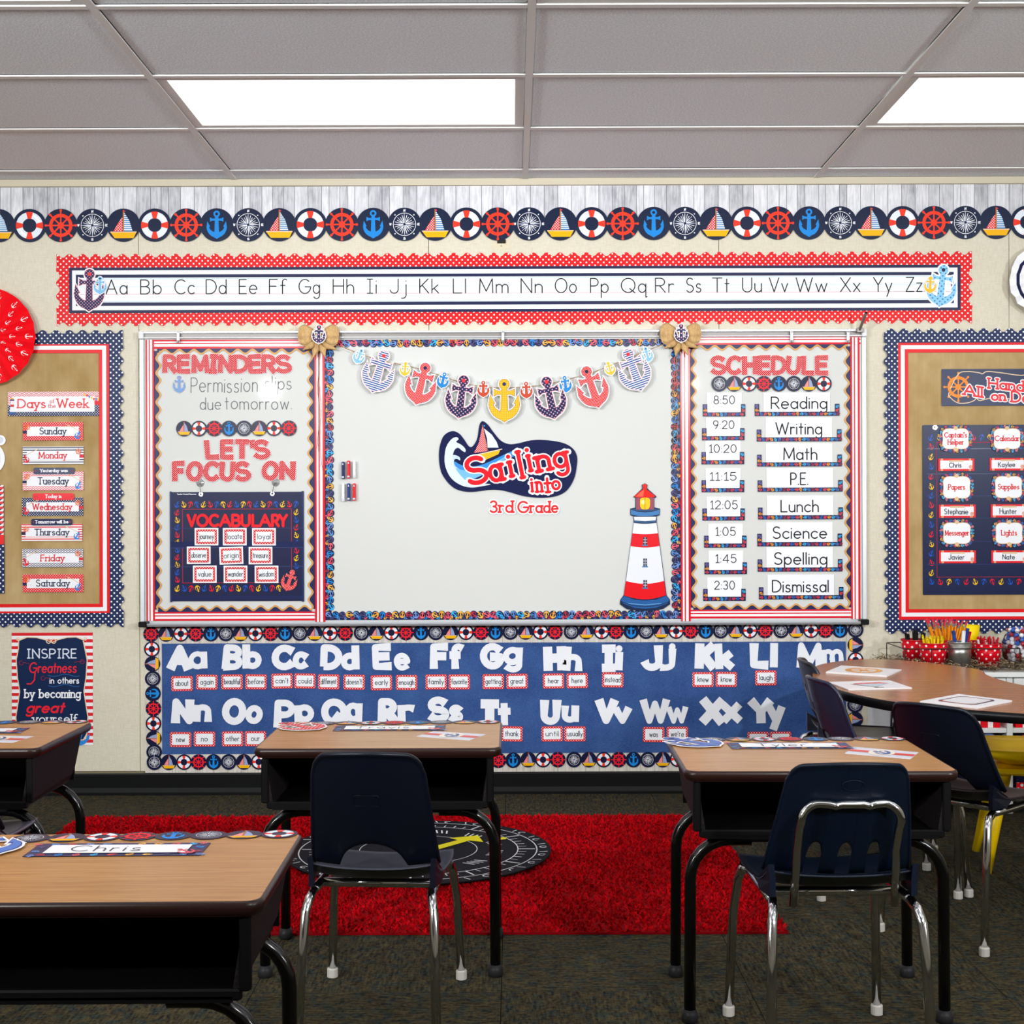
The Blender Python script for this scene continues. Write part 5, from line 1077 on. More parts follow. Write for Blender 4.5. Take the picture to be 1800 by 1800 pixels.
WL = dict([('A', (296.7, 334.4, 1134.4, 1177.8)), ('a', (332.7, 361.8, 1145.6, 1175.6)), ('B', (393.3, 425.6, 1134, 1176.7)), ('b', (428.9, 458.9, 1132, 1175)), ('C', (478.9, 515.6, 1134.4, 1177)), ('c', (515.6, 540, 1146, 1175.6)),
 ('D', (564.9, 600, 1134, 1177)), ('d', (600, 629.3, 1134.4, 1177.3)), ('E', (656, 688, 1133, 1176)), ('e', (693.3, 720, 1148.4, 1177.8)), ('F', (758, 787.8, 1132.2, 1176)), ('f', (790.4, 814.4, 1132.2, 1176)), ('G', (845.6, 885.6, 1131.6, 1175.6)), ('g', (885.6, 916.7, 1138.2, 1181)),
 ('H', (958, 991.6, 1136, 1179)), ('h', (992.7, 1022, 1136.7, 1179.6)), ('I', (1058, 1082, 1135.6, 1178.4)), ('i', (1080, 1096, 1135.1, 1178.4)), ('J', (1130, 1162.7, 1134.4, 1178)), ('j', (1161, 1185.6, 1131.6, 1178)), ('K', (1225, 1257.8, 1131, 1176)), ('k', (1259.6, 1287.8, 1130.7, 1176)),
 ('L', (1320.4, 1351, 1130.7, 1173.8)), ('l', (1353.7, 1367, 1130, 1173.3)), ('M', (1402.5, 1443.7, 1130.3, 1174.2)), ('m', (1445, 1481.7, 1141.7, 1174.2)), ('N', (304, 337.8, 1228.9, 1271.8)), ('n', (341.8, 370, 1239, 1269)), ('O', (392, 431.6, 1228.2, 1273)), ('o', (432.7, 460.4, 1240.4, 1271.6)),
 ('P', (484, 516.7, 1231, 1279)), ('p', (520.7, 550.7, 1239, 1282)), ('Q', (565.6, 609, 1229, 1275)), ('q', (607, 639, 1236, 1282)), ('R', (666.7, 698, 1228.4, 1272)), ('r', (701.8, 728.4, 1239, 1270)), ('S', (754, 787.8, 1225.6, 1269)), ('s', (790.4, 812.7, 1239.6, 1269)),
 ('T', (844.4, 876.7, 1232.2, 1275.6)), ('t', (875.6, 897.8, 1235.6, 1275)), ('U', (952, 983.3, 1230, 1273)), ('u', (989, 1015, 1240, 1269.3)), ('V', (1049, 1083.3, 1229, 1271.6)), ('v', (1080, 1108.4, 1243.3, 1271.6)), ('W', (1128, 1175, 1229, 1271.3)), ('w', (1173.8, 1208.2, 1242.2, 1271.3)),
 ('X', (1233.3, 1272.2, 1227.8, 1272.2)), ('x', (1270, 1301.6, 1236.7, 1269)), ('Y', (1318, 1356.7, 1229.3, 1271.6)), ('y', (1351, 1378, 1241.7, 1283.3))])
mw = M('#E9ECF2', .5)
for k, (ch, (x0, x1, y0, y1)) in enumerate(WL.items()):
    up = ch.isupper(); w_ = 12.8 if up else 10.8
    if ch in 'MWmw': w_ = 10.6 if up else 8
    if ch in 'EeFtIBP': w_ *= .9
    if ch in 'ea': w_ = 9
    a = Art((x0+x1)/2, (y0+y1)/2); glyph(a, ch, x0, x1, y0, y1, w_, mw, 1, .001, 0, False, random.Random(k).uniform(-.05, .05), 1.28, False, .5)
    a.build('cutout_letter', .0045, label='white paper %s letter %s on the blue word wall' % ('capital' if up else 'small', ch), cat='letter', group='letters of the word wall')
for wd, x, y in (('about', 320, 1201.5), ('again', 363.7, 1199), ('beautiful', 407.8, 1198.6), ('before', 450, 1198.4), ("can't", 495.8, 1197), ('could', 536, 1197), ('different', 577.7, 1198.4), ("doesn't", 622.5, 1199), ('early', 670.5, 1200), ('enough', 714.7, 1199.5),
  ('family', 766.7, 1198.6), ('favorite', 807.3, 1198.6), ('getting', 867, 1198), ('great', 908.7, 1197.5), ('hear', 972.8, 1197), ('here', 1014.5, 1196.5), ('instead', 1077, 1195), ('knew', 1235.8, 1194.5), ('know', 1276.6, 1194.2), ('laugh', 1346, 1191.5),
  ('new', 317.5, 1300), ('no', 359.5, 1299), ('other', 409, 1298.7), ('our', 449, 1298.4), ('thank', 899.7, 1290), ('until', 970.5, 1290), ('usually', 1010.5, 1290), ('was', 1149, 1291), ("we're", 1190.5, 1290.5)):
    word_card(x, y, 37.3, 26.5, wd, 'word wall', m_carddots, .0045, random.Random(hash_(wd)).uniform(-.02, .02), group='word wall cards', edge=3.8)
word_card(1332.5, 1299.5, 37.3, 26.5, '', 'mostly hidden red dotted card under letter Y', m_carddots, .0045, group='word wall cards', edge=3.8)
word_card(1372, 1299.3, 37.3, 26.5, '', 'mostly hidden red dotted card under small letter y', m_carddots, .0045, group='word wall cards', edge=3.8)
# ================================================================ desks
def rr_outline(w, d, r, n=5, g=0):
    q = []
    for cx, cy, a in ((w/2-r, d/2-r, 0), (-w/2+r, d/2-r, 90), (-w/2+r, -d/2+r, 180), (w/2-r, -d/2+r, 270)): q += arc(cx, cy, r+g, r+g, a, a+90, n)
    return q
HD = .59
def make_desk(w=.613, d=.457):
    e = empty('school_desk')
    q = MB(); o = rr_outline(w, d, .028, 5, -.004); n = len(o); q.add([(x, y, HD) for x, y in o]+[(x, y, HD-.006) for x, y in o], [tuple(range(n)), tuple(range(2*n-1, n-1, -1))], m_lam); q.build('desktop', e)
    q = MB(); prof = ((-.0045, HD), (0, HD-.001), (.0025, HD-.006), (.0025, HD-.014), (-.001, HD-.021), (-.01, HD-.025)); vs = []
    for g, z in prof: vs += [(x, y, z) for x, y in rr_outline(w, d, .028, 5, g)]
    fs = [(i*n+j, i*n+(j+1) % n, (i+1)*n+(j+1) % n, (i+1)*n+j) for i in range(len(prof)-1) for j in range(n)]+[tuple((len(prof)-1)*n+j for j in range(n-1, -1, -1))]
    q.add(vs, [f[::-1] for f in fs], m_brownedge); q.build('edge_band', e, smooth=True)
    q = MB(); W_, y0, y1, zt, zb = .288, -.213, .185, HD-.026, .438; t = .009
    def wall(x0, x1, ya, yb, za, zb_, m, in0=0, in1=0): q.box(x0, x1, ya, yb, za, zb_, m, .002)
    for sg in (-1, 1):
        x0, x1 = sorted((sg*(W_-.004), sg*(W_-.004-t))); q.add([(sg*W_, y0, zt), (sg*W_, y1, zt), (sg*(W_-.018), y1-.012, zb+.02), (sg*(W_-.018), y0, zb+.012), (sg*(W_-.028), y0, zb), (sg*(W_-.028), y1-.02, zb),
               (sg*(W_-t), y0, zt), (sg*(W_-t), y1, zt), (sg*(W_-.018-t), y1-.012, zb+.02), (sg*(W_-.018-t), y0, zb+.012)], [(0, 1, 2, 3), (3, 2, 5, 4), (6, 9, 8, 7), (0, 3, 9, 6), (1, 7, 8, 2)], m_binside)
        q.box(*sorted((sg*(W_+.002), sg*(W_-.016))), y0-.006, y0+.01, zb+.014, zt, m_binblack, .003)
    q.box(-W_+.026, W_-.026, y0-.006, y1-.02, zb-.002, zb+.007, m_binblack); q.box(-W_+.012, W_-.012, y0-.006, y0+.008, zb, zb+.018, m_binblack, .003); q.box(-W_+.016, W_-.016, y1-.02, y1-.01, zb, zt, m_binblack)
    q.build('book_box', e)
    for sy in (-1, 1):
        y = -.155 if sy < 0 else .165
        q = MB(); q.box(-.21, .21, y-.018, y+.018, zb-.02, zb-.003, m_steelblack, .003); q.build('leg_bracket', e)
        for sx in (-1, 1):
            q = MB(); pts = [(sx*.15, y, zb-.018)]+[(sx*(.2+.09*math.sin(R(a_))), y, zb-.108+.09*math.cos(R(a_))) for a_ in (0, 15, 30, 45, 60, 75, 90)]+[(sx*.292, y, .03)]
            q.tube(pts, .0135, m_steelblack, 14); l = q.build('leg', e, smooth=True); q = MB(); q.lathe([(.012, .0), (.019, .003), (.019, .016), (.015, .03)], M('#2A2A2C', .4), 14, (sx*.292, y, 0)); q.build('foot_glide', l, smooth=True)
    return e
D0 = make_desk()
desks = {'left': (-1.491, 3.705), 'centre': (-.3375, 3.69), 'right': (.7, 3.36), 'front': (-.687, 2.31)}
LBL = {'left': 'school desk with bookmark card at left edge, in front of the wall poster', 'centre': 'school desk in the centre with red anchor cutout and nameplate', 'right': 'school desk at right with blue anchor cutout, before the word wall', 'front': 'nearest school desk at lower left carrying the Chris nameplate'}
for k, (nm_, (x, y)) in enumerate(desks.items()):
    d_ = D0 if k == 0 else dup_tree(D0)
    d_.location = (x, y, 0); d_.rotation_euler = (0, 0, {'right': -.015, 'front': .01}.get(nm_, 0)); tag(d_, LBL[nm_], 'desk', 'school desks')
ZT = HD+.0008
def flat_strip(seq, pa, pb, label):
    a_, b_ = G(*pa, HD), G(*pb, HD); a_.z = b_.z = ZT; e = empty('border_strip', a_, label=label, cat='border strip', group='disc strips on the desks')
    rz = math.atan2(b_.y-a_.y, b_.x-a_.x)
    for k, ch in enumerate(seq):
        p = a_.lerp(b_, k/(len(seq)-1))-a_; o = obj('disc', MINI[ch], e, (p.x, p.y, .00012*(k % 2)), (0, 0, rz)); o['label'] = DL[ch]
flat_strip('CSBWACSB', (54, 1474.5), (491, 1467), 'disc border strip along the back of the nearest desk')
flat_strip('CSBWACSB', (569, 1272), (858, 1269.5), 'disc border strip along the back of the centre desk')
flat_strip('CSBWACSB', (1252.6, 1300.5), (1568.7, 1299), 'disc border strip along the back of the right desk')
flat_strip('BWACSB', (-76, 1271), (134.5, 1269.5), 'disc border strip along the back of the left desk')
def nameplate(cx, cy, rz, name_, label, w=.3, h=.092):
    a = Art(local=True, unit=1); rr = random.Random(hash_(label)); a.rect(-w/2, -h/2, w/2, h/2, M('#262B55', .3), 0, .0006)
    for k in range(26):
        t = k/26; per = 2*(w+h)*t; m_ = .008
        if per < w: x, y = -w/2+per, h/2-m_
        elif per < w+h: x, y = w/2-m_-.004, h/2-(per-w)
        elif per < 2*w+h: x, y = w/2-(per-w-h), -h/2+m_
        else: x, y = -w/2+m_+.004, -h/2+(per-2*w-h)
        put_anchor(a, x, y, .017, M(AC[(k*7) % 10], .3), 1, rr.uniform(0, 6.2), .02)
    a.rect(-w/2+.028, -h/2+.017, w/2-.028, h/2-.017, M('#F3F4F8', .3), 3); put_anchor(a, w/2-.03, -.02, .042, M('#D8505C', .3), 4, .8)
    lw = .024*len(name_)
    if name_: text(a, name_, -lw/2-.02, lw/2-.02, .02, -.018, M('#3A2C34'), .0024, 5, gap=.3)
    o = a.mb.build('nameplate', None, (cx, cy, ZT), (0, 0, rz)); tag(o, label, 'nameplate', 'desk nameplates')
nameplate(-.683, 2.412, .01, 'Chris', 'nameplate with anchor border reading Chris on the nearest desk')
nameplate(-.334, 3.79, 0, 'Travis', 'nameplate with anchor border on the centre desk')
nameplate(.69, 3.478, -.015, 'Tyler', 'nameplate with anchor border on the right desk')
nameplate(-1.47, 3.765, .02, '', 'nameplate with anchor border cut off on the left desk')
def quad_print(name, pix, h0, th, items, label, cat, group=None, base='#F3F3F7', sheets=1):
    c = [G(x, y, h0+th) for x, y in pix]; o = sum(c, Vector())/4; o.z = h0; b = MB()
    bl = lambda u, v, z: (c[0].lerp(c[1], u).lerp(c[3].lerp(c[2], u), v)-o)*Vector((1, 1, 0)) if 0 else Vector(((c[0].lerp(c[1], u).lerp(c[3].lerp(c[2], u), v)-o).x, (c[0].lerp(c[1], u).lerp(c[3].lerp(c[2], u), v)-o).y, z))
    rr = random.Random(3)
    for s_ in range(sheets):
        e = rr.uniform(-.012, .012) if s_ < sheets-1 else 0; z0, z1 = th*s_/sheets, th*(s_+1)/sheets-.0003
        b.add([bl(u+e, v-e, z) for z in (z0, z1) for u, v in ((0, 0), (1, 0), (1, 1), (0, 1))], [(3, 2, 1, 0), (4, 5, 6, 7), (0, 1, 5, 4), (1, 2, 6, 5), (2, 3, 7, 6), (3, 0, 4, 7)], M(base, .35))
    for k, (poly, m) in enumerate(items):
        q = [bl(u, v, th+.0003+.00006*k) for u, v in poly]; ar = sum(q[i].x*q[(i+1) % len(q)].y-q[(i+1) % len(q)].x*q[i].y for i in range(len(q)))
        b.add(q if ar > 0 else q[::-1], [tuple(range(len(q)))], m)
    return tag(b.build(name, None, o), label, cat, group)
def anch_uv(u, v, h, t, m, asp=1):
    c, s_ = math.cos(t), math.sin(t); return [([(u+(x*c-y*s_)*h*asp, v+(x*s_+y*c)*h) for x, y in pl], m) for pl in anchor_polys(0)]
bm_items = [([(0, .36), (1, .36), (1, .62), (0, .62)], M('#D9443E', .3)), (arc(.5, .5, .2, .42, 0, 360, 20)[:-1], M('#EFE3D6', .3))] + anch_uv(.5, .5, .7, 1.2, M('#3A62A8', .3), .45)
quad_print('bookmark', [(732, 1294), (825, 1301), (855, 1290.5), (762, 1285)], HD, .0008, bm_items, 'bookmark card with blue anchor on the centre desk', 'card', 'bookmark cards', '#D4D6E2')
quad_print('bookmark', [(1485, 1324), (1600, 1334), (1615, 1322), (1501, 1312.5)], HD, .0008, bm_items, 'bookmark card with blue anchor on the right desk', 'card', 'bookmark cards', '#D4D6E2')
quad_print('bookmark', [(-70, 1303), (23, 1305), (60, 1294), (-30, 1292)], HD, .0008, bm_items, 'bookmark card with blue anchor on the left desk', 'card', 'bookmark cards', '#D4D6E2')
def flat_anchor(px, py, h, rz, m, rim, label):
    c = G(px, py, HD); a = Art(local=True, unit=1); put_anchor(a, 0, 0, h*.92, M('#F4F4F7', .3), 0, 0, .04, t=.0007); put_anchor(a, 0, 0, h*.92, M(rim, .3), 1, 0, .01); put_anchor(a, 0, 0, h*.92, m, 2, 0, -.004, M(NAVY))
    tag(a.mb.build('paper_anchor', None, (c.x, c.y, ZT+.0022), (0, 0, rz)), label, 'paper anchor', 'anchor cutouts on the desks')
flat_anchor(527, 1278.5, .185, .75, dots('desk_anchor_red', '#DC3A44', '#F3C9C9', .014, .18), '#B02838', 'red dotted anchor cutout on left corner of the centre desk')
flat_anchor(1216, 1306.5, .19, .75, M('#3B68B8', .3), '#27408A', 'blue anchor cutout on left corner of the right desk')
flat_anchor(-24, 1489, .17, .6, M('#4477C8', .3), '#34418A', 'blue anchor cutout on left corner of the nearest desk')
# ================================================================ chairs
m_navyp = NT('navy_moulded_plastic', .38, spec=.35); _a = m_navyp.noise(600, 2); m_navyp.bump(_a, .08, .0006); m_navyp = m_navyp.color(lin('#080D1B'))
m_greyp = M('#5A5563', .3, 0, .4); m_tealp = NT('blue_moulded_plastic', .45, spec=.3).color(lin('#031022'))
def make_chair(kind, wt, wb_, sh, th, plast, seat_m=None, sd=.36, lean=.11, metal=m_chrome):
    """chair facing +y; back plane near y=0. wt/wb_ half widths of backrest top/bottom, sh seat height, th top height"""
    e = empty('school_chair'); z0, z1 = sh+.03, th; NU, NV = 44, 18; vs = []; fs = []
    crown = .012; rr_ = .26 if kind == 'arch' else .2; rc = .042 if kind == 'arch' else .03
    ztop = lambda u: z1-crown*u*u-rc*(1-math.sqrt(max(0, 1-(max(0, abs(u)-(1-rr_))/rr_)**2)))
    def zbot(u):
        if kind == 'arch': return z0+(.06*math.sqrt(max(0, 1-(u/.52)**2)) if abs(u) < .52 else 0)
        for c_ in (-.42, 0, .42):
            if abs(u-c_) < .1: return z0+.045+.03*math.sqrt(max(0, 1-((u-c_)/.1)**2))
        return z0
    def pos(u, z, off=0):
        v = (z-z0)/(z1-z0); hw = wb_+(wt-wb_)*min(1.0, max(0, v))**1.1; return Vector((u*hw, -lean*max(0, v)**.9+.045*u*u+off+.02*(1-v)**2*(1 if v < 1 else 0), z))
    us = [-1+2*i/NU for i in range(NU+1)]
    if kind != 'arch': us = sorted(set([round(u, 4) for u in us]+[c_+s_ for c_ in (-.42, 0, .42) for s_ in (-.1, -.0999, -.07, 0, .07, .0999, .1)]))
    NU2 = len(us)-1
    for off in (0, .0055):
        for u in us:
            for j in range(NV+1): zb_ = zbot(u); vs.append(pos(u, zb_+(ztop(u)-zb_)*j/NV, off))
    n1 = (NU2+1)*(NV+1)
    for s_ in (0, 1):
        for i in range(NU2):
            for j in range(NV): a_ = s_*n1+i*(NV+1)+j; f = (a_, a_+NV+1, a_+NV+2, a_+1); fs.append(f if s_ == 0 else f[::-1])
    for i in range(NU2):
        for j in (0, NV): a_ = i*(NV+1)+j; fs.append((a_, n1+a_, n1+a_+NV+1, a_+NV+1))
    for i in (0, NU2):
        for j in range(NV): a_ = i*(NV+1)+j; fs.append((a_, a_+1, n1+a_+1, n1+a_))
    back = obj('backrest', mesh('backrest', vs, fs, plast), e); back.data.polygons.foreach_set('use_smooth', [len(p.vertices) == 4 and k < 2*NU2*NV for k, p in enumerate(back.data.polygons)])
    q = MB(); rim = [pos(-1, z0+(ztop(-1)-z0)*k/8, .005) for k in range(9)]+[pos(u, ztop(u), .004) for u in us[1:-1]]+[pos(1, z0+(ztop(1)-z0)*k/8, .005) for k in range(8, -1, -1)]
    q.tube(rim, .0062 if kind == 'arch' else .0048, plast, 8); q.build('rim', back, smooth=True)
    # moulded emblem frame on the rear of the backrest
    q = MB(); ze = z0+(z1-z0)*(.6 if kind == 'arch' else .82)
    em_ = rr_outline(.05, .026, .004, 3) if kind == 'arch' else arc(0, 0, .021, .011, 0, 360, 24)[:-1]
    pts = [pos(x/wt, ze+z, -.0007) for x, z in em_]; pts.append(pts[0]); q.tube(pts, .0009, plast, 5, caps=False); q.build('moulded_emblem', back)
    hw, seat_m = wb_*1.02, seat_m or plast; vs = []; fs = []; NS, NT_ = 18, 14
    for off in (0, -.006):
        for i in range(NS+1):
            for j in range(NT_+1):
                u, v = -1+2*i/NS, j/NT_; w_ = hw*(1+.1*math.sin(v*math.pi)); y = .012+sd*v-.03*(abs(u)**3)*(v > .9)
                z = sh+.03*max(0, 1-v*5)**2+.014*abs(u)**2.5*(1-v)-.012*math.sin(v*math.pi*.9)*(1-u*u)-.03*max(0, (v-.82)/.18)**2+off; vs.append((u*w_, y, z))
    n1 = (NS+1)*(NT_+1)
    for s_ in (0, 1):
        for i in range(NS):
            for j in range(NT_): a_ = s_*n1+i*(NT_+1)+j; f = (a_, a_+NT_+1, a_+NT_+2, a_+1); fs.append(f if s_ == 0 else f[::-1])
    for i in range(NS):
        for j in (0, NT_): a_ = i*(NT_+1)+j; fs.append((a_, a_+NT_+1, n1+a_+NT_+1, n1+a_))
    for i in (0, NS):
        for j in range(NT_): a_ = i*(NT_+1)+j; fs.append((a_, n1+a_, n1+a_+1, a_+1))
    seat = obj('seat', mesh('seat', vs, fs, seat_m, smooth=True), e)
    for sg in (-1, 1):
        q = MB(); p0 = pos(sg*.97, z0+.02); q.add([(sg*hw*.98, .0, sh+.02), (sg*hw*1.0, .0, sh+.055), (sg*hw*1.05, .09, sh+.004), (sg*hw*1.05, .06, sh-.012), (sg*hw*.98, .0, sh-.012), (sg*hw*.9, .0, sh+.02), (sg*hw*.92, .0, sh+.055), (sg*hw*.96, .09, sh+.004), (sg*hw*.96, .06, sh-.012), (sg*hw*.9, 0, sh-.012)],
            [(0, 1, 2), (0, 2, 3), (0, 3, 4), (5, 7, 6), (5, 8, 7), (5, 9, 8), (1, 6, 7, 2), (2, 7, 8, 3), (3, 8, 9, 4), (0, 5, 6, 1), (4, 9, 5, 0)], plast); q.build('side_lug', e)
    r = .0105
    for sg in (-1, 1):
        x = sg*(hw-.012); zf = sh-.024
        q = MB(); q.tube([(x, .02, zf), (x, .1, zf-.002), (x, .24, zf-.002), (x, sd-.07, zf-.004)], r, metal, 12); q.build('side_rail', e, smooth=True)
        q = MB(); q.tube([(x, sd-.07, zf-.004), (x+sg*.008, sd-.035, zf-.012), (x+sg*.014, sd-.01, zf-.04), (x+sg*.022, sd+.01, zf-.12), (x+sg*.03, sd+.03, .012)], r, metal, 12); l = q.build('leg', e, smooth=True)
        q = MB(); q.lathe([(.01, 0), (.014, .002), (.014, .022), (.011, .026)], M('#C8C4BC', .4), 12, (x+sg*.03, sd+.03, 0)); q.build('foot_glide', l)
        q = MB(); q.tube([(x, .02, zf), (x+sg*.004, -.012, zf-.01), (x+sg*.01, -.03, zf-.035), (x+sg*.014, -.045, zf-.12), (x+sg*.02, -.07, .012)], r, metal, 12); l = q.build('leg', e, smooth=True)
        q = MB(); q.lathe([(.01, 0), (.014, .002), (.014, .022), (.011, .026)], M('#C8C4BC', .4), 12, (x+sg*.02, -.07, 0)); q.build('foot_glide', l)
    for yy in (.1, sd-.09): q = MB(); q.tube([(-hw+.012, yy, sh-.027), (hw-.012, yy, sh-.027)], r, metal, 10); q.build('cross_rail', e, smooth=True)
    if kind == 'slots':
        zt = z0+(z1-z0)*.66; q = MB(); bw = .1; pts = [(-bw-.004, .0, sh-.03), (-bw-.002, -.02, z0+.02)]
        yb = lambda z: pos(0, z).y-.008; pts += [(-bw, yb(z0+.06), z0+.06), (-bw, yb(zt-.05), zt-.05)]+[(-bw+.036*(1-math.cos(R(t))), yb(zt-.02), zt-.036+.036*math.sin(R(t))) for t in (0, 15, 30, 45, 60, 75, 90)]
        for x in (-.045, -.034, -.022): pts.append((x, yb(zt), zt-(.003 if x == -.034 else 0)))
        pts += [(-x, y, z) for x, y, z in pts[::-1]]; q.tube(pts, .0085, metal, 14); bf = q.build('back_frame', e, smooth=True)
        for sx in (-1, 1): q = MB(); q.lathe([(.0045, 0), (.0045, .002), (.002, .003)], metal, 12); q.build('screw', bf, (sx*.034, yb(zt)-.0085, zt-.002), (math.pi/2, 0, 0))
    return e
c1 = make_chair('arch', .118, .143, .345, .650, m_navyp, M('#3E4049', .35))
c1.location = (-.318, 3.13, 0); c1.rotation_euler = (0, 0, -.06); tag(c1, 'dark navy plastic chair seen from behind at the centre desk', 'chair', 'navy school chairs')
c2 = make_chair('slots', .115, .152, .395, .671, m_tealp, lean=.1)
c2.location = (.678, 2.86, 0); c2.rotation_euler = (0, 0, .01); tag(c2, 'navy plastic chair with chrome tube back frame at the right desk', 'chair', 'navy school chairs')
c3 = make_chair('arch', .12, .145, .385, .652, m_navyp, M('#2A2326', .35))
c3.location = (1.185, 3.84, 0); c3.rotation_euler = (0, 0, -R(46)); tag(c3, 'navy plastic chair turned toward the kidney table, nearest of its chairs', 'chair', 'navy school chairs')
c4 = make_chair('arch', .118, .14, .385, .648, M('#2B2D38', .3, 0, .5), lean=.05); c4.location = (1.075, 5.0, 0); c4.rotation_euler = (0, 0, -R(94)); tag(c4, 'navy chair, greyed in its colour for grazing light, at left end of kidney table, farther from camera', 'chair', 'navy school chairs')  # grey of grazing light is put into the plastic colour
c5 = make_chair('arch', .118, .14, .40, .657, M('#20243A', .3, 0, .5), lean=.06); c5.location = (.985, 4.37, 0); c5.rotation_euler = (0, 0, -R(84)); tag(c5, 'navy chair at left side of kidney table, nearer to camera', 'chair', 'navy school chairs')  # navy lightened in the colour itself, for the same grazing light
c6 = make_chair('arch', .13, .165, .395, .640, m_navyp, m_greyp, sd=.37); c6.location = (-1.38, 3.25, 0); c6.rotation_euler = (0, 0, .05); tag(c6, 'plastic chair with grey purple seat tucked under the left desk', 'chair', 'navy school chairs')
# ================================================================ kidney table
HT = .61; KS = .555/.505
o_ = [(.961, 4.466), (1.03, 4.70), (1.17, 4.86), (1.31, 4.89), (1.43, 4.76), (1.515, 4.60), (1.522, 4.52), (1.500, 4.42), (1.494, 4.28), (1.515, 4.13), (1.58, 3.99), (1.70, 3.92), (1.84, 3.92), (1.98, 3.99), (2.12, 4.08), (2.28, 4.08), (2.42, 3.95), (2.46, 3.75), (2.36, 3.56), (2.14, 3.44), (1.8, 3.42), (1.5, 3.46), (1.3, 3.54), (1.12, 3.67), (1.01, 3.82), (.95, 4.02), (.93, 4.25)]
ol = smooth([(x*KS, y*KS) for x, y in o_], 4); cxk, cyk = 1.76, 4.51; e = empty('kidney_table', (cxk, cyk, 0), label='large kidney-shaped table with wood laminate top and black edge', cat='table')
ol = [(x-cxk, y-cyk) for x, y in ol]; n = len(ol)
if sum(ol[i][0]*ol[(i+1) % n][1]-ol[(i+1) % n][0]*ol[i][1] for i in range(n)) < 0: ol = ol[::-1]
q = MB(); q.add([(x, y, HT) for x, y in ol], [tuple(range(n))], m_lam2); q.build('tabletop', e)
def off_out(g): return [tuple(Vector(p)+g*Vector(((Vector(ol[(i+1) % n])-Vector(ol[i-1])).y, -(Vector(ol[(i+1) % n])-Vector(ol[i-1])).x)).normalized()) for i, p in enumerate(ol)]
pr_ = ((0, HT), (.0035, HT-.002), (.004, HT-.014), (.003, HT-.027), (0, HT-.03)); vs = [(x, y, z) for g, z in pr_ for x, y in off_out(g)]
fs = [(i*n+j, (i+1)*n+j, (i+1)*n+(j+1) % n, i*n+(j+1) % n) for i in range(len(pr_)-1) for j in range(n)]+[tuple((len(pr_)-1)*n+j for j in range(n-1, -1, -1))]
q = MB(); q.add(vs, fs, M('#0C0C0E', .3)); q.build('edge_band', e, smooth=True)
for x, y, tx, ty in ((1.13, 3.95, -.03, -.03), (1.28, 4.66, -.01, .03), (1.92, 3.62, .0, -.03), (2.2, 3.86, .04, .02)):
    x *= KS; y *= KS
    q = MB(); q.lathe([(.03, HT-.034), (.03, HT-.03)], m_steelblack, 12, (x-cxk, y-cyk, 0)); q.tube([(x-cxk, y-cyk, HT-.03), (x-cxk+tx*.5, y-cyk+ty*.5, .33), (x-cxk+tx, y-cyk+ty, .015)], .013, m_steelblack, 12); q.build('leg', e, smooth=True)
wheel_it = [(arc(.5, .5, .3, .36, 0, 360, 24)[:-1], M('#EFA83C', .3)), (arc(.5, .5, .2, .24, 0, 360, 24)[:-1], M('#F3F0EA', .3)), (arc(.5, .5, .08, .1, 0, 360, 12)[:-1], M('#E28A2A', .3))]+[([(.5+.05*math.cos(t+1.57)*.3, .5+.06*math.sin(t+1.57)*.3), (.5+.36*math.cos(t), .5+.42*math.sin(t)), (.5-.05*math.cos(t+1.57)*.6, .5-.06*math.sin(t+1.57)*.6)], M('#E9982E', .3)) for t in [k*math.pi/4 for k in range(8)]]
quad_print('paper_stack', [(1452, 1180.5), (1559, 1187.5), (1585, 1176.5), (1479, 1169.5)], HT, .006, wheel_it, 'stack of white papers with orange ship wheel print, farthest on kidney table', 'paper', None, sheets=3)
boat_it = [([(.22, .75), (.3, .3), (.42, .3), (.4, .85)], dots('boat_paper_dots', '#D8323E', '#F3B9B9', .016, .2)), ([(.4, .85), (.42, .3), (.8, .52)], M('#BFD8EA', .3)), ([(.41, .22), (.84, .5), (.84, .54), (.41, .28)], M('#8A6A52', .3)), ([(.86, .45), (.9, .45), (.9, .6), (.86, .6)], M('#5E4A3E', .3))]
quad_print('paper_stack', [(1456, 1198.5), (1491, 1211.5), (1603, 1208.5), (1564, 1195.5)], HT, .004, boat_it, 'stack of white papers with red sailboat print, middle one on kidney table', 'paper', None, sheets=3)
def fr(u0, v0, u1, v1, c, r_=.08): return ([(u0+r_, v0), (u1-r_, v0), (u1, v0+r_), (u1, v1-r_), (u1-r_, v1), (u0+r_, v1), (u0, v1-r_), (u0, v0+r_)], M(c, .3))
quad_print('paper_stack', [(1617, 1232), (1717, 1243.5), (1779, 1231), (1685, 1219.5)], HT, .005, [fr(.16, .16, .84, .84, '#3C3B66'), fr(.165, .165, .835, .3, '#B05A60'), fr(.2, .2, .8, .8, '#E8C49C'), fr(.215, .215, .785, .785, '#EEF0F6')], 'stack of white papers with navy framed label print, nearest on kidney table', 'paper', None, sheets=3)
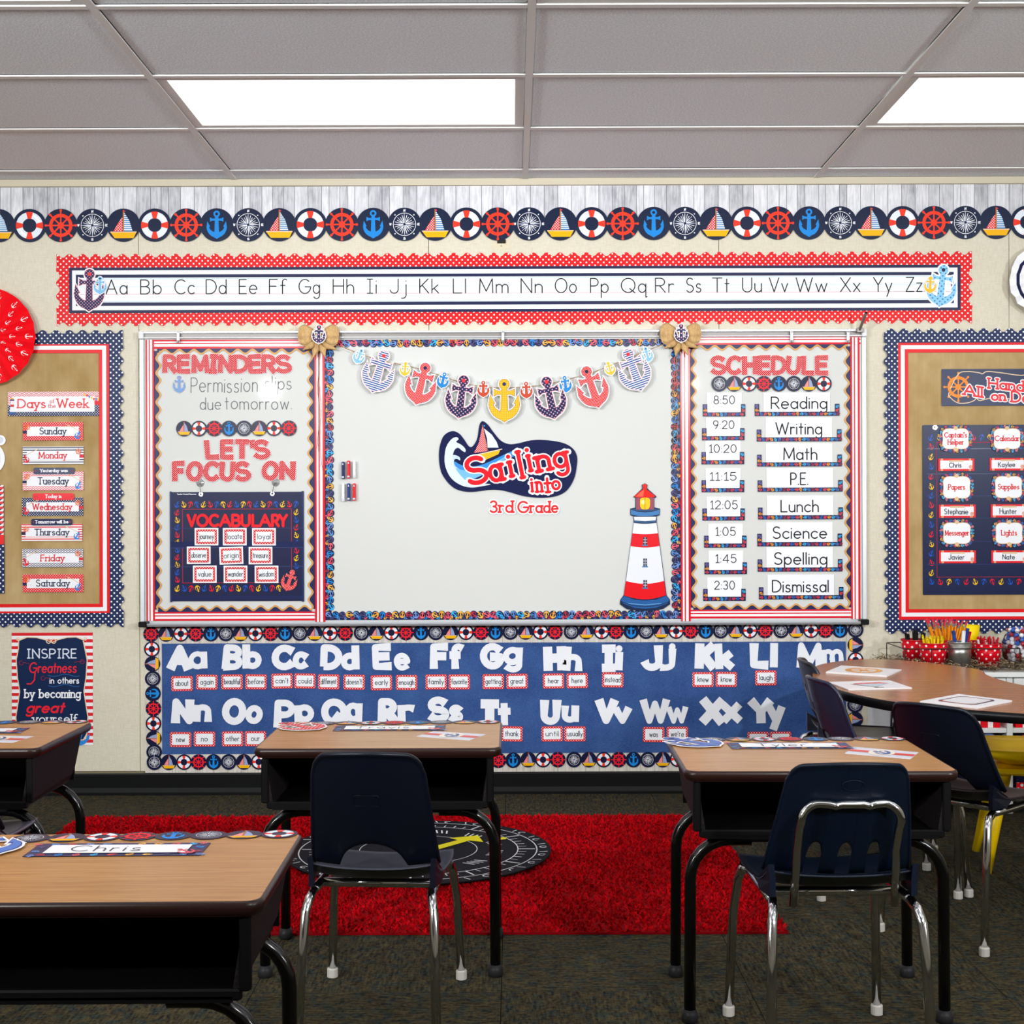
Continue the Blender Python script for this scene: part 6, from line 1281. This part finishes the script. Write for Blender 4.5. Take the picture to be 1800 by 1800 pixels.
# ================================================================ rugs
RX0, RX1, RY0, RY1 = -1.675, .765, 3.88, 5.395
m_shag = M('#C4000F', .85, 0, .1); m_shag2 = M('#8E000C', .9, 0, .1)
e = empty('shag_rug', ((RX0+RX1)/2, (RY0+RY1)/2, .0006), label='red shag rug lying on the carpet before the word wall', cat='rug')
q = MB(); w_, d_ = (RX1-RX0)/2, (RY1-RY0)/2; q.box(-w_, w_, -d_, d_, 0, .006, m_shag2); q.build('rug_backing', e)
rr = random.Random(11); vs = []; fs = []; ix = []
for k in range(52000):
    x, y = rr.uniform(-w_, w_), rr.uniform(-d_, d_); a_ = rr.uniform(0, 6.283); hh = rr.uniform(.009, .017); s_ = rr.uniform(.005, .010); lx, ly = rr.uniform(-.01, .01), rr.uniform(-.01, .01); c, s2 = math.cos(a_)*s_/2, math.sin(a_)*s_/2; b_ = len(vs)
    vs += [(x-c, y-s2, .005), (x+c, y+s2, .005), (x+lx+c*.5, y+ly+s2*.5, hh), (x+lx-c*.5, y+ly-s2*.5, hh)]; fs.append((b_, b_+1, b_+2, b_+3)); ix.append(k % 5 == 0)
o = obj('shag_pile', mesh('shag_pile', vs, fs, [m_shag, m_shag2], ix), e); o['kind'] = 'stuff'
a = Art(local=True, unit=1); RR_ = .455; bk = M('#131318', .7, 0, .1); wt_ = M('#D9D9DC', .7, 0, .1); yl = M('#E8DC08', .6)
a.circ(0, 0, RR_, bk, 0, .004, 64)
for r_, w2 in ((.405, .004), (.34, .004), (.2, .003)): a.ring(0, 0, r_, r_+w2, wt_, 1, n=64)
for k in range(60): t = k*6; c, s_ = math.cos(R(t)), math.sin(R(t)); a.stroke([(.345*c, .345*s_), ((.40 if k % 5 == 0 else .372)*c, (.40 if k % 5 == 0 else .372)*s_)], .004 if k % 5 else .007, wt_, 2, False)
rr = random.Random(8)
for k in range(24):
    t = R(15*k+4); cx_, cy_ = .43*math.cos(t), .43*math.sin(t); a.ring(cx_, cy_, .009, .014, wt_, 2, rr.uniform(0, 90), rr.uniform(200, 340), 8); t += .09; a.stroke([(.418*math.cos(t), .418*math.sin(t)), (.442*math.cos(t+.02), .442*math.sin(t+.02))], .005, wt_, 2)
for k in range(12):
    t = R(30*k+10); c, s_ = math.cos(t), math.sin(t)
    for j in range(4): a.stroke([((.25+.0*j)*math.cos(t+.07*j), .25*math.sin(t+.07*j)), (.29*math.cos(t+.07*j+.05), .29*math.sin(t+.07*j+.05))], .006, wt_, 2)
a.poly([(-.02, -.05), (.13, .13), (.10, .16), (.2, .2), (.22, .1), (.17, .12), (.02, -.07)], yl, 4); a.poly([(.24, .12), (.30, .14), (.30, .17), (.24, .16)], yl, 4)
tag(a.mb.build('round_mat', None, (-.325, 4.785, .023)), 'round black mat printed with white rings and yellow arrow, on the red rug', 'mat')
# ================================================================ white shelf unit and what stands on it
SX = [1.50, 1.937, 2.372, 2.807, 3.242]; HS = .553; SY0, SY1 = 5.43, 5.84; mwh = M('#E6E8E6', .35)
e = empty('shelf_unit', ((SX[0]+SX[-1])/2, (SY0+SY1)/2, 0), label='white cube shelf unit against the wall behind the kidney table', cat='shelf')
def sb(name, *b_, bev=.002, m=mwh): q = MB(); q.box(*b_, m, bev); o = q.build(name, e); o.location = -e.location; return o
sb('top_board', SX[0]-.015, SX[-1]+.015, SY0-.015, SY1, HS-.02, HS)
for x in SX: sb('upright', x-.012, x+.012, SY0, SY1, .0, HS-.021)
for a0, b0 in zip(SX, SX[1:]):
    for z in (.315, .075): sb('shelf_board', a0+.0125, b0-.0125, SY0+.002, SY1-.01, z, z+.018)
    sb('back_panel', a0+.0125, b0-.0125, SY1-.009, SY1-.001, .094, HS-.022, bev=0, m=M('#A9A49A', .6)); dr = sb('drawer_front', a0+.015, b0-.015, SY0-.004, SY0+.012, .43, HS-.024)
    q = MB(); q.tube([(-.03, -.012, 0), (-.03, -.02, 0), (.03, -.02, 0), (.03, -.012, 0)], .003, m_chrome, 8); q.build('handle', dr, ((a0+b0)/2, SY0+.005, .48))
def anchor_bin(x0, x1, z0, z1, kind, label):
    cx = (x0+x1)/2; e = empty('fabric_bin', (cx, SY0+.02, z0), label=label, cat='storage bin', group='fabric bins in the shelf'); w_, h_ = (x1-x0)/2, z1-z0
    m0 = M('#191C3E', .8) if kind == 'anchor' else dots('bin_dots_'+str(int(x0*100)), '#E01020', '#F6EEEE', .05, .2, .8); q = MB(); t = .006
    q.box(-w_, w_, 0, t, 0, h_, m0).box(-w_, w_, .3-t, .3, 0, h_, m0).box(-w_, -w_+t, t, .3-t, 0, h_, m0).box(w_-t, w_, t, .3-t, 0, h_, m0).box(-w_+t, w_-t, t, .3-t, 0, t, m0); q.build('bin_body', e)
    if kind == 'anchor':
        a = Art(local=True, unit=1); rr = random.Random(int(x0*50)); k = 0
        for j in range(2):
            for i in range(5):
                x, y = -w_+.04+i*(2*w_-.08)/4, .085+.1*j; put_anchor(a, x, y, .085, M(('#E04A54', '#5B6F9E', '#6CB8DC')[(k+j) % 3], .8), 1, rr.uniform(-2.6, 2.6), .01, M('#E8A0A8', .8)); k += 1
        a.rect(-w_, 0, w_, .026, dots('bin_band_dots', '#E01020', '#F6EEEE', .03, .2, .8), 5); o = a.mb.build('anchor_print', e, (0, -.0008, 0), (math.pi/2, 0, 0))
od = ('first', 'second', 'third', 'fourth')
for k, (a0, b0) in enumerate(zip(SX, SX[1:])):
    anchor_bin(a0+.03, b0-.03, .0935, .305, 'anchor', 'navy anchor print fabric bin in lower row of white shelf, %s from left' % od[k]); anchor_bin(a0+.03, b0-.03, .3335, .425, 'dots', 'red dotted fabric bin in upper row of white shelf, %s from left' % od[k])
rr = random.Random(21); vs = []; fs = []; ix = []
for k in range(7600):
    x, y = rr.uniform(SX[0]-.01, SX[-1]), rr.uniform(SY0-.012, SY1-.03); z = HS+.003+rr.random()**1.4*.032*(1 if x < 1.99 else 1.4); t = rr.uniform(0, 6.283); w2 = .0019; L_ = rr.uniform(.012, .028); cu = rr.uniform(-.012, .012); b_ = len(vs)
    for j in range(4):
        u = (j/3-.5); px_, py_ = x+math.cos(t)*L_*u-math.sin(t)*cu*u*u*4, y+math.sin(t)*L_*u+math.cos(t)*cu*u*u*4; pz = z+rr.uniform(-.002, .006); nx, ny = -math.sin(t)*w2, math.cos(t)*w2
        vs += [(px_+nx, min(py_+ny, SY1), max(HS+.001, pz)), (px_-nx, min(py_-ny, SY1), max(HS+.0012, pz+.0012))]
    for j in range(3): fs.append((b_+2*j, b_+2*j+1, b_+2*j+3, b_+2*j+2)); ix.append(k % 3)
tag(obj('shredded_raffia', mesh('shredded_raffia', vs, fs, [M('#86755A', .9), M('#A8977A', .9), M('#6A5B44', .9)], ix)), 'brown shredded paper filler spread over the white shelf top', 'paper filler', kind='stuff')
ZB = HS+.012
def px3(px, y): return (px-900)*y/F
def pail(x, y, rt, rb, h, m, label, z=ZB, name='metal_pail', grp='pails in the wire caddy', rimm=None, cyl=True):
    e = empty(name, (x, y, z), label=label, cat='pail', group=grp)
    q = MB(); q.lathe([(rb*.96, .002), (rb, 0), (rt, h), (rt-.0015, h), (rb-.002, .004), (.001, .004)], m, 32); q.build('pail_body', e, smooth=True)
    q = MB(); q.tube([(rt*math.cos(R(t)), rt*math.sin(R(t)), h) for t in range(0, 361, 15)], .0022, rimm or M('#C8101E', .25, 0, .5), 8, False); q.build('rim', e, smooth=True); 
    q = MB(); q.tube([(rt*1.0, 0, h-.012), (rt*1.06, 0, h-.016), (rt*1.0, 0, h-.022)], .0018, rimm or M('#C8101E'), 6); q.build('handle_ear', e); return e
m_pail = dots('pail_polka_dots', '#D4081E', '#F5EDEE', .034, .13, .3, cyl=.05); m_galv = NT('galvanised_steel', .35, .9); m_galv.color(m_galv.mix(m_galv.noise(60, 3), lin('#8C8C86'), lin('#C4C5C0'))); m_galv = m_galv.m
y1_, y2_ = 5.52, 5.67
pail(px3(1639.5, y1_), y1_, .055, .042, .094, m_pail, 'red polka dot pail at front left of caddy, full of yellow sticks')
pail(px3(1607, y2_), y2_, .055, .042, .094, m_pail, 'red polka dot pail at back left of caddy, holding black pens')
pail(px3(1662, y2_), y2_, .055, .042, .094, m_pail, 'red polka dot pail at back middle of caddy, holding pencils')
pail(px3(1709, y2_), y2_, .055, .042, .094, m_pail, 'red polka dot pail at back right of caddy, behind the markers')
pail(px3(1736, y1_), y1_, .053, .041, .09, m_pail, 'red polka dot pail at front right of caddy, full of red striped sticks')
pail(px3(1686, y1_), y1_, .046, .041, .098, m_galv, 'galvanised metal pail at front middle of caddy, holding markers', rimm=M('#C6C8C8', .25, .9))
x0, x1 = px3(1572, 5.6), px3(1772, 5.6); zr = .641; e = empty('wire_caddy', ((x0+x1)/2, 5.6, ZB), label='dark wire caddy holding the pails on the white shelf', cat='caddy'); mwire = M('#3A3532', .35, .7)
rim = [(x0+.012, 5.46), (x0, 5.475), (x0, 5.725), (x0+.012, 5.74), (x1-.012, 5.74), (x1, 5.725), (x1, 5.475), (x1-.012, 5.46), (x0+.012, 5.46)]
q = MB(); q.tube([(x-(x0+x1)/2, y-5.6, zr-ZB) for x, y in rim], .0022, mwire, 8, False); q.build('rim_wire', e)
for z in (.004,): q = MB(); q.tube([(x-(x0+x1)/2, y-5.6, z) for x, y in rim], .0022, mwire, 8, False); q.build('base_wire', e)
for x, y in ((x0+.004, 5.465), (x0+.004, 5.735), (x1-.004, 5.465), (x1-.004, 5.735), ((x0*.77+x1*.23), 5.46)): q = MB(); q.tube([(x-(x0+x1)/2, y-5.6, .004), (x-(x0+x1)/2, y-5.6, zr-ZB)], .002, mwire, 6); q.build('upright_wire', e)
q = MB(); q.tube([(x1-(x0+x1)/2, -.03, zr-ZB), (x1-(x0+x1)/2+.03, -.03, zr-ZB+.006), (x1-(x0+x1)/2+.03, .03, zr-ZB+.006), (x1-(x0+x1)/2, .03, zr-ZB)], .0022, mwire, 6); q.build('handle_wire', e)
def stick(base, top, r, m, name, label, cat, group, tip=None, tipm=None, extra=None):
    base, top = Vector(base), Vector(top); d = top-base; L_ = d.length
    e = empty(name, base, d.to_track_quat('Z', 'Y').to_euler(), label=label, cat=cat, group=group)
    q = MB(); q.tube([(0, 0, 0), (0, 0, L_*.93)], r, m, 6 if r < .005 else 12); q.build('shaft', e, smooth=r >= .005)
    q = MB(); q.lathe([(r*1.03, L_*.93), (r*1.03, L_*.965), (r*(.3 if tip == 'point' else .95), L_)], tipm or m, 8); q.build('tip', e)
    if extra: q = MB(); q.lathe([(r*1.08, L_*.86), (r*1.08, L_*.93)], extra, 8); q.build('ferrule', e)
rr = random.Random(5); bx_ = px3(1662, y2_)
for k in range(34):
    u = (k % 17)/16-.5; v = rr.uniform(-.5, .5); stick((bx_+u*.045, y2_+v*.04, ZB+.006), (bx_-.008+u*.155+rr.uniform(-.006, .006), y2_+v*.06-.01, ZB+.168+rr.uniform(-.008, .014)), .0036, M('#F0961E', .4), 'pencil', 'yellow pencil standing eraser up in the back middle pail', 'pencil', 'pencils in the caddy', tipm=M('#D8364A', .5), extra=M('#C9CBCC', .25, .8))
bx_ = px3(1639.5, y1_)
for k in range(24):
    a_ = k*2.4; r_ = .036*math.sqrt((k+.5)/24); stick((bx_+r_*.7*math.cos(a_), y1_+r_*.7*math.sin(a_), ZB+.008), (bx_+r_*1.25*math.cos(a_), y1_+r_*1.1*math.sin(a_), ZB+.104+rr.uniform(0, .022)), .0042, M('#F2D417', .4), 'crayon', 'yellow stick with pointed tip in the front left pail', 'crayon', 'yellow sticks in the caddy', 'point', M('#C9AE12'))
bx_ = px3(1736, y1_)
for k in range(26):
    a_ = k*2.4; r_ = .036*math.sqrt((k+.5)/26); stick((bx_+r_*.7*math.cos(a_), y1_+r_*.7*math.sin(a_), ZB+.008), (bx_+r_*1.3*math.cos(a_), y1_+r_*1.1*math.sin(a_), ZB+.102+rr.uniform(0, .02)), .0036, (M('#B81626', .4), M('#D8D2D2', .4), M('#C41E2C', .4))[k % 3], 'crayon', 'red or white stick with red pointed tip in the front right pail', 'crayon', 'red sticks in the caddy', 'point', M('#C21424'))
bx_ = px3(1607, y2_)
for k, (u, z) in enumerate(((-.04, .125), (-.028, .118), (-.005, .13), (.004, .137), (.012, .128), (.035, .126), (.045, .12))):
    stick((bx_+u*.5, y2_, ZB+.006), (bx_+u, y2_-.01+.004*k, ZB+z), .0052, M('#111114', .3), 'pen', 'black pen standing in the back left pail', 'pen', 'black pens in the caddy')
bx_ = px3(1686, y1_)
for u, v, z, dx, c, lb in ((-.02, -.01, .143, -.012, '#1F3C86', 'navy marker leaning left in the galvanised pail'), (.008, -.016, .143, .006, '#E4E6EA', 'white marker in the galvanised pail'), (.022, -.002, .152, .014, '#23387E', 'navy marker leaning right in the galvanised pail'), (.03, .01, .138, .02, '#C41626', 'red marker at right side of the galvanised pail')):
    stick((bx_+u-dx, y1_+v, ZB+.006), (bx_+u+dx*.7, y1_+v, ZB+z), .0075, M(c, .3), 'marker', lb, 'marker', 'markers in the galvanised pail')
bx_ = px3(1703, y2_); q = MB(); q.lathe([(.034, 0), (.042, .08), (.040, .08), (.032, .003), (.001, .003)], M('#F6D80E', .4), 24); tag(q.build('plastic_cup', None, (bx_, y2_, ZB+.072), smooth=True), 'yellow plastic cup standing in the pail behind the markers', 'cup')
# jar of coloured balls
jx, jy, jz = px3(1798, 5.58), 5.58, HS+.012; JR = .084
mt = bpy.data.materials.new('jar_glass'); mt.use_nodes = True; t_ = mt.node_tree; t_.nodes.clear(); o_n = t_.nodes.new('ShaderNodeOutputMaterial'); mx = t_.nodes.new('ShaderNodeMixShader'); tr = t_.nodes.new('ShaderNodeBsdfTransparent'); gl = t_.nodes.new('ShaderNodeBsdfGlossy'); fz = t_.nodes.new('ShaderNodeFresnel')
tr.inputs[0].default_value = (.96, .97, .98, 1); gl.inputs['Roughness'].default_value = .03; fz.inputs[0].default_value = 1.35; t_.links.new(fz.outputs[0], mx.inputs[0]); t_.links.new(tr.outputs[0], mx.inputs[1]); t_.links.new(gl.outputs[0], mx.inputs[2]); t_.links.new(mx.outputs[0], o_n.inputs[0])
q = MB(); q.lathe([(.05, 0), (.062, .004), (.078, .03), (JR, .062), (.082, .09), (.070, .118), (.062, .128), (.064, .138), (.067, .142)], mt, 40, cap=False); q.lathe([(.05, .0005), (.001, .0005)], mt, 40, cap=False)
tag(q.build('glass_jar', None, (jx, jy, jz), smooth=True), 'clear glass jar full of coloured balls at right end of the shelf', 'jar')
import bmesh
bm = bmesh.new(); bmesh.ops.create_icosphere(bm, subdivisions=2, radius=.0098); bme = {}
for nm_, c in (('red', '#B3202C'), ('white', '#F1F1F4'), ('blue', '#1B58B8')):
    me = bpy.data.meshes.new('ball'); bm.to_mesh(me); me.materials.append(M(c, .2, 0, .5)); me.polygons.foreach_set('use_smooth', [True]*len(me.polygons)); bme[nm_] = me
bm.free(); cnt = 0; rr = random.Random(9); placed = []
for lay in range(9):
    z = .0115+lay*.0158; prof_r = [(0, .05), (.004, .062), (.03, .078), (.062, .084), (.09, .082), (.118, .070), (.15, .062)]
    rj = next((a_[1]+(b_[1]-a_[1])*(z-a_[0])/(b_[0]-a_[0]) for a_, b_ in zip(prof_r, prof_r[1:]) if a_[0] <= z <= b_[0]), .06)-.0122
    for rad in (rj, rj-.0205, rj-.041):
        if rad < .008: continue
        nb = int(2*math.pi*rad/.0205)
        for k in range(nb):
            t = 2*math.pi*(k+.5*(lay % 2))/nb; cn = rr.choice(('red', 'white', 'blue', 'white', 'red', 'blue')); 
            if rad < rj-.001 and lay < 7: continue
            o = obj('ball', bme[cn], None, (jx+rad*math.cos(t), jy+rad*math.sin(t), jz+z+rr.uniform(-.001, .001))); tag(o, '%s ball among the balls in the glass jar' % cn, 'ball', cn+' balls in the jar'); cnt += 1
# ================================================================ yellow chair
my = NT('yellow_plastic', .3, spec=.4).color(lin('#F2C808')); e = empty('plastic_chair', (1.735, 4.65, 0), (0, 0, R(78)), label='yellow moulded plastic chair with splayed legs behind the kidney table', cat='chair'); e.scale = (1, 1, .88)
def grid(f, NU, NV, th, m, name):
    vs = []; fs = []
    for off in (0, 1):
        for i in range(NU+1):
            for j in range(NV+1): vs.append(f(-1+2*i/NU, j/NV, off*th))
    n1 = (NU+1)*(NV+1)
    for s_ in (0, 1):
        for i in range(NU):
            for j in range(NV): a_ = s_*n1+i*(NV+1)+j; g = (a_, a_+NV+1, a_+NV+2, a_+1); fs.append(g if s_ else g[::-1])
    for i in range(NU):
        for j in (0, NV): a_ = i*(NV+1)+j; fs.append((a_, a_+NV+1, n1+a_+NV+1, n1+a_))
    for i in (0, NU):
        for j in range(NV): a_ = i*(NV+1)+j; fs.append((a_, n1+a_, n1+a_+1, a_+1))
    return obj(name, mesh(name, vs, fs, m, smooth=True), e)
grid(lambda u, v, o: (u*(.16+.015*math.sin(v*3.1)), -.17+.34*v, .405+.05*abs(u)**3+.055*max(0, (.25-v)/.25)**2+.045*max(0, (v-.72)/.28)**1.5*(1-u*u)-o), 16, 16, .02, my, 'seat')
grid(lambda u, v, o: (u*(.165-.03*v*abs(u)), -.175-.05*v-o+.05*u*u, .45+.30*v-.05*v*u*u), 16, 12, .012, my, 'backrest')
q = MB(); q.box(-.145, .145, -.145, .145, .36, .384, my, .008); q.build('seat_base', e)
for sx in (-1, 1):
    for sy in (-1, 1): q = MB(); q.tube([(sx*.10, sy*.10, .37), (sx*.13, sy*.135, .18), (sx*.155, sy*.165, 0.001)], [.021, .018, .014], my, 14); q.build('leg', e, smooth=True)
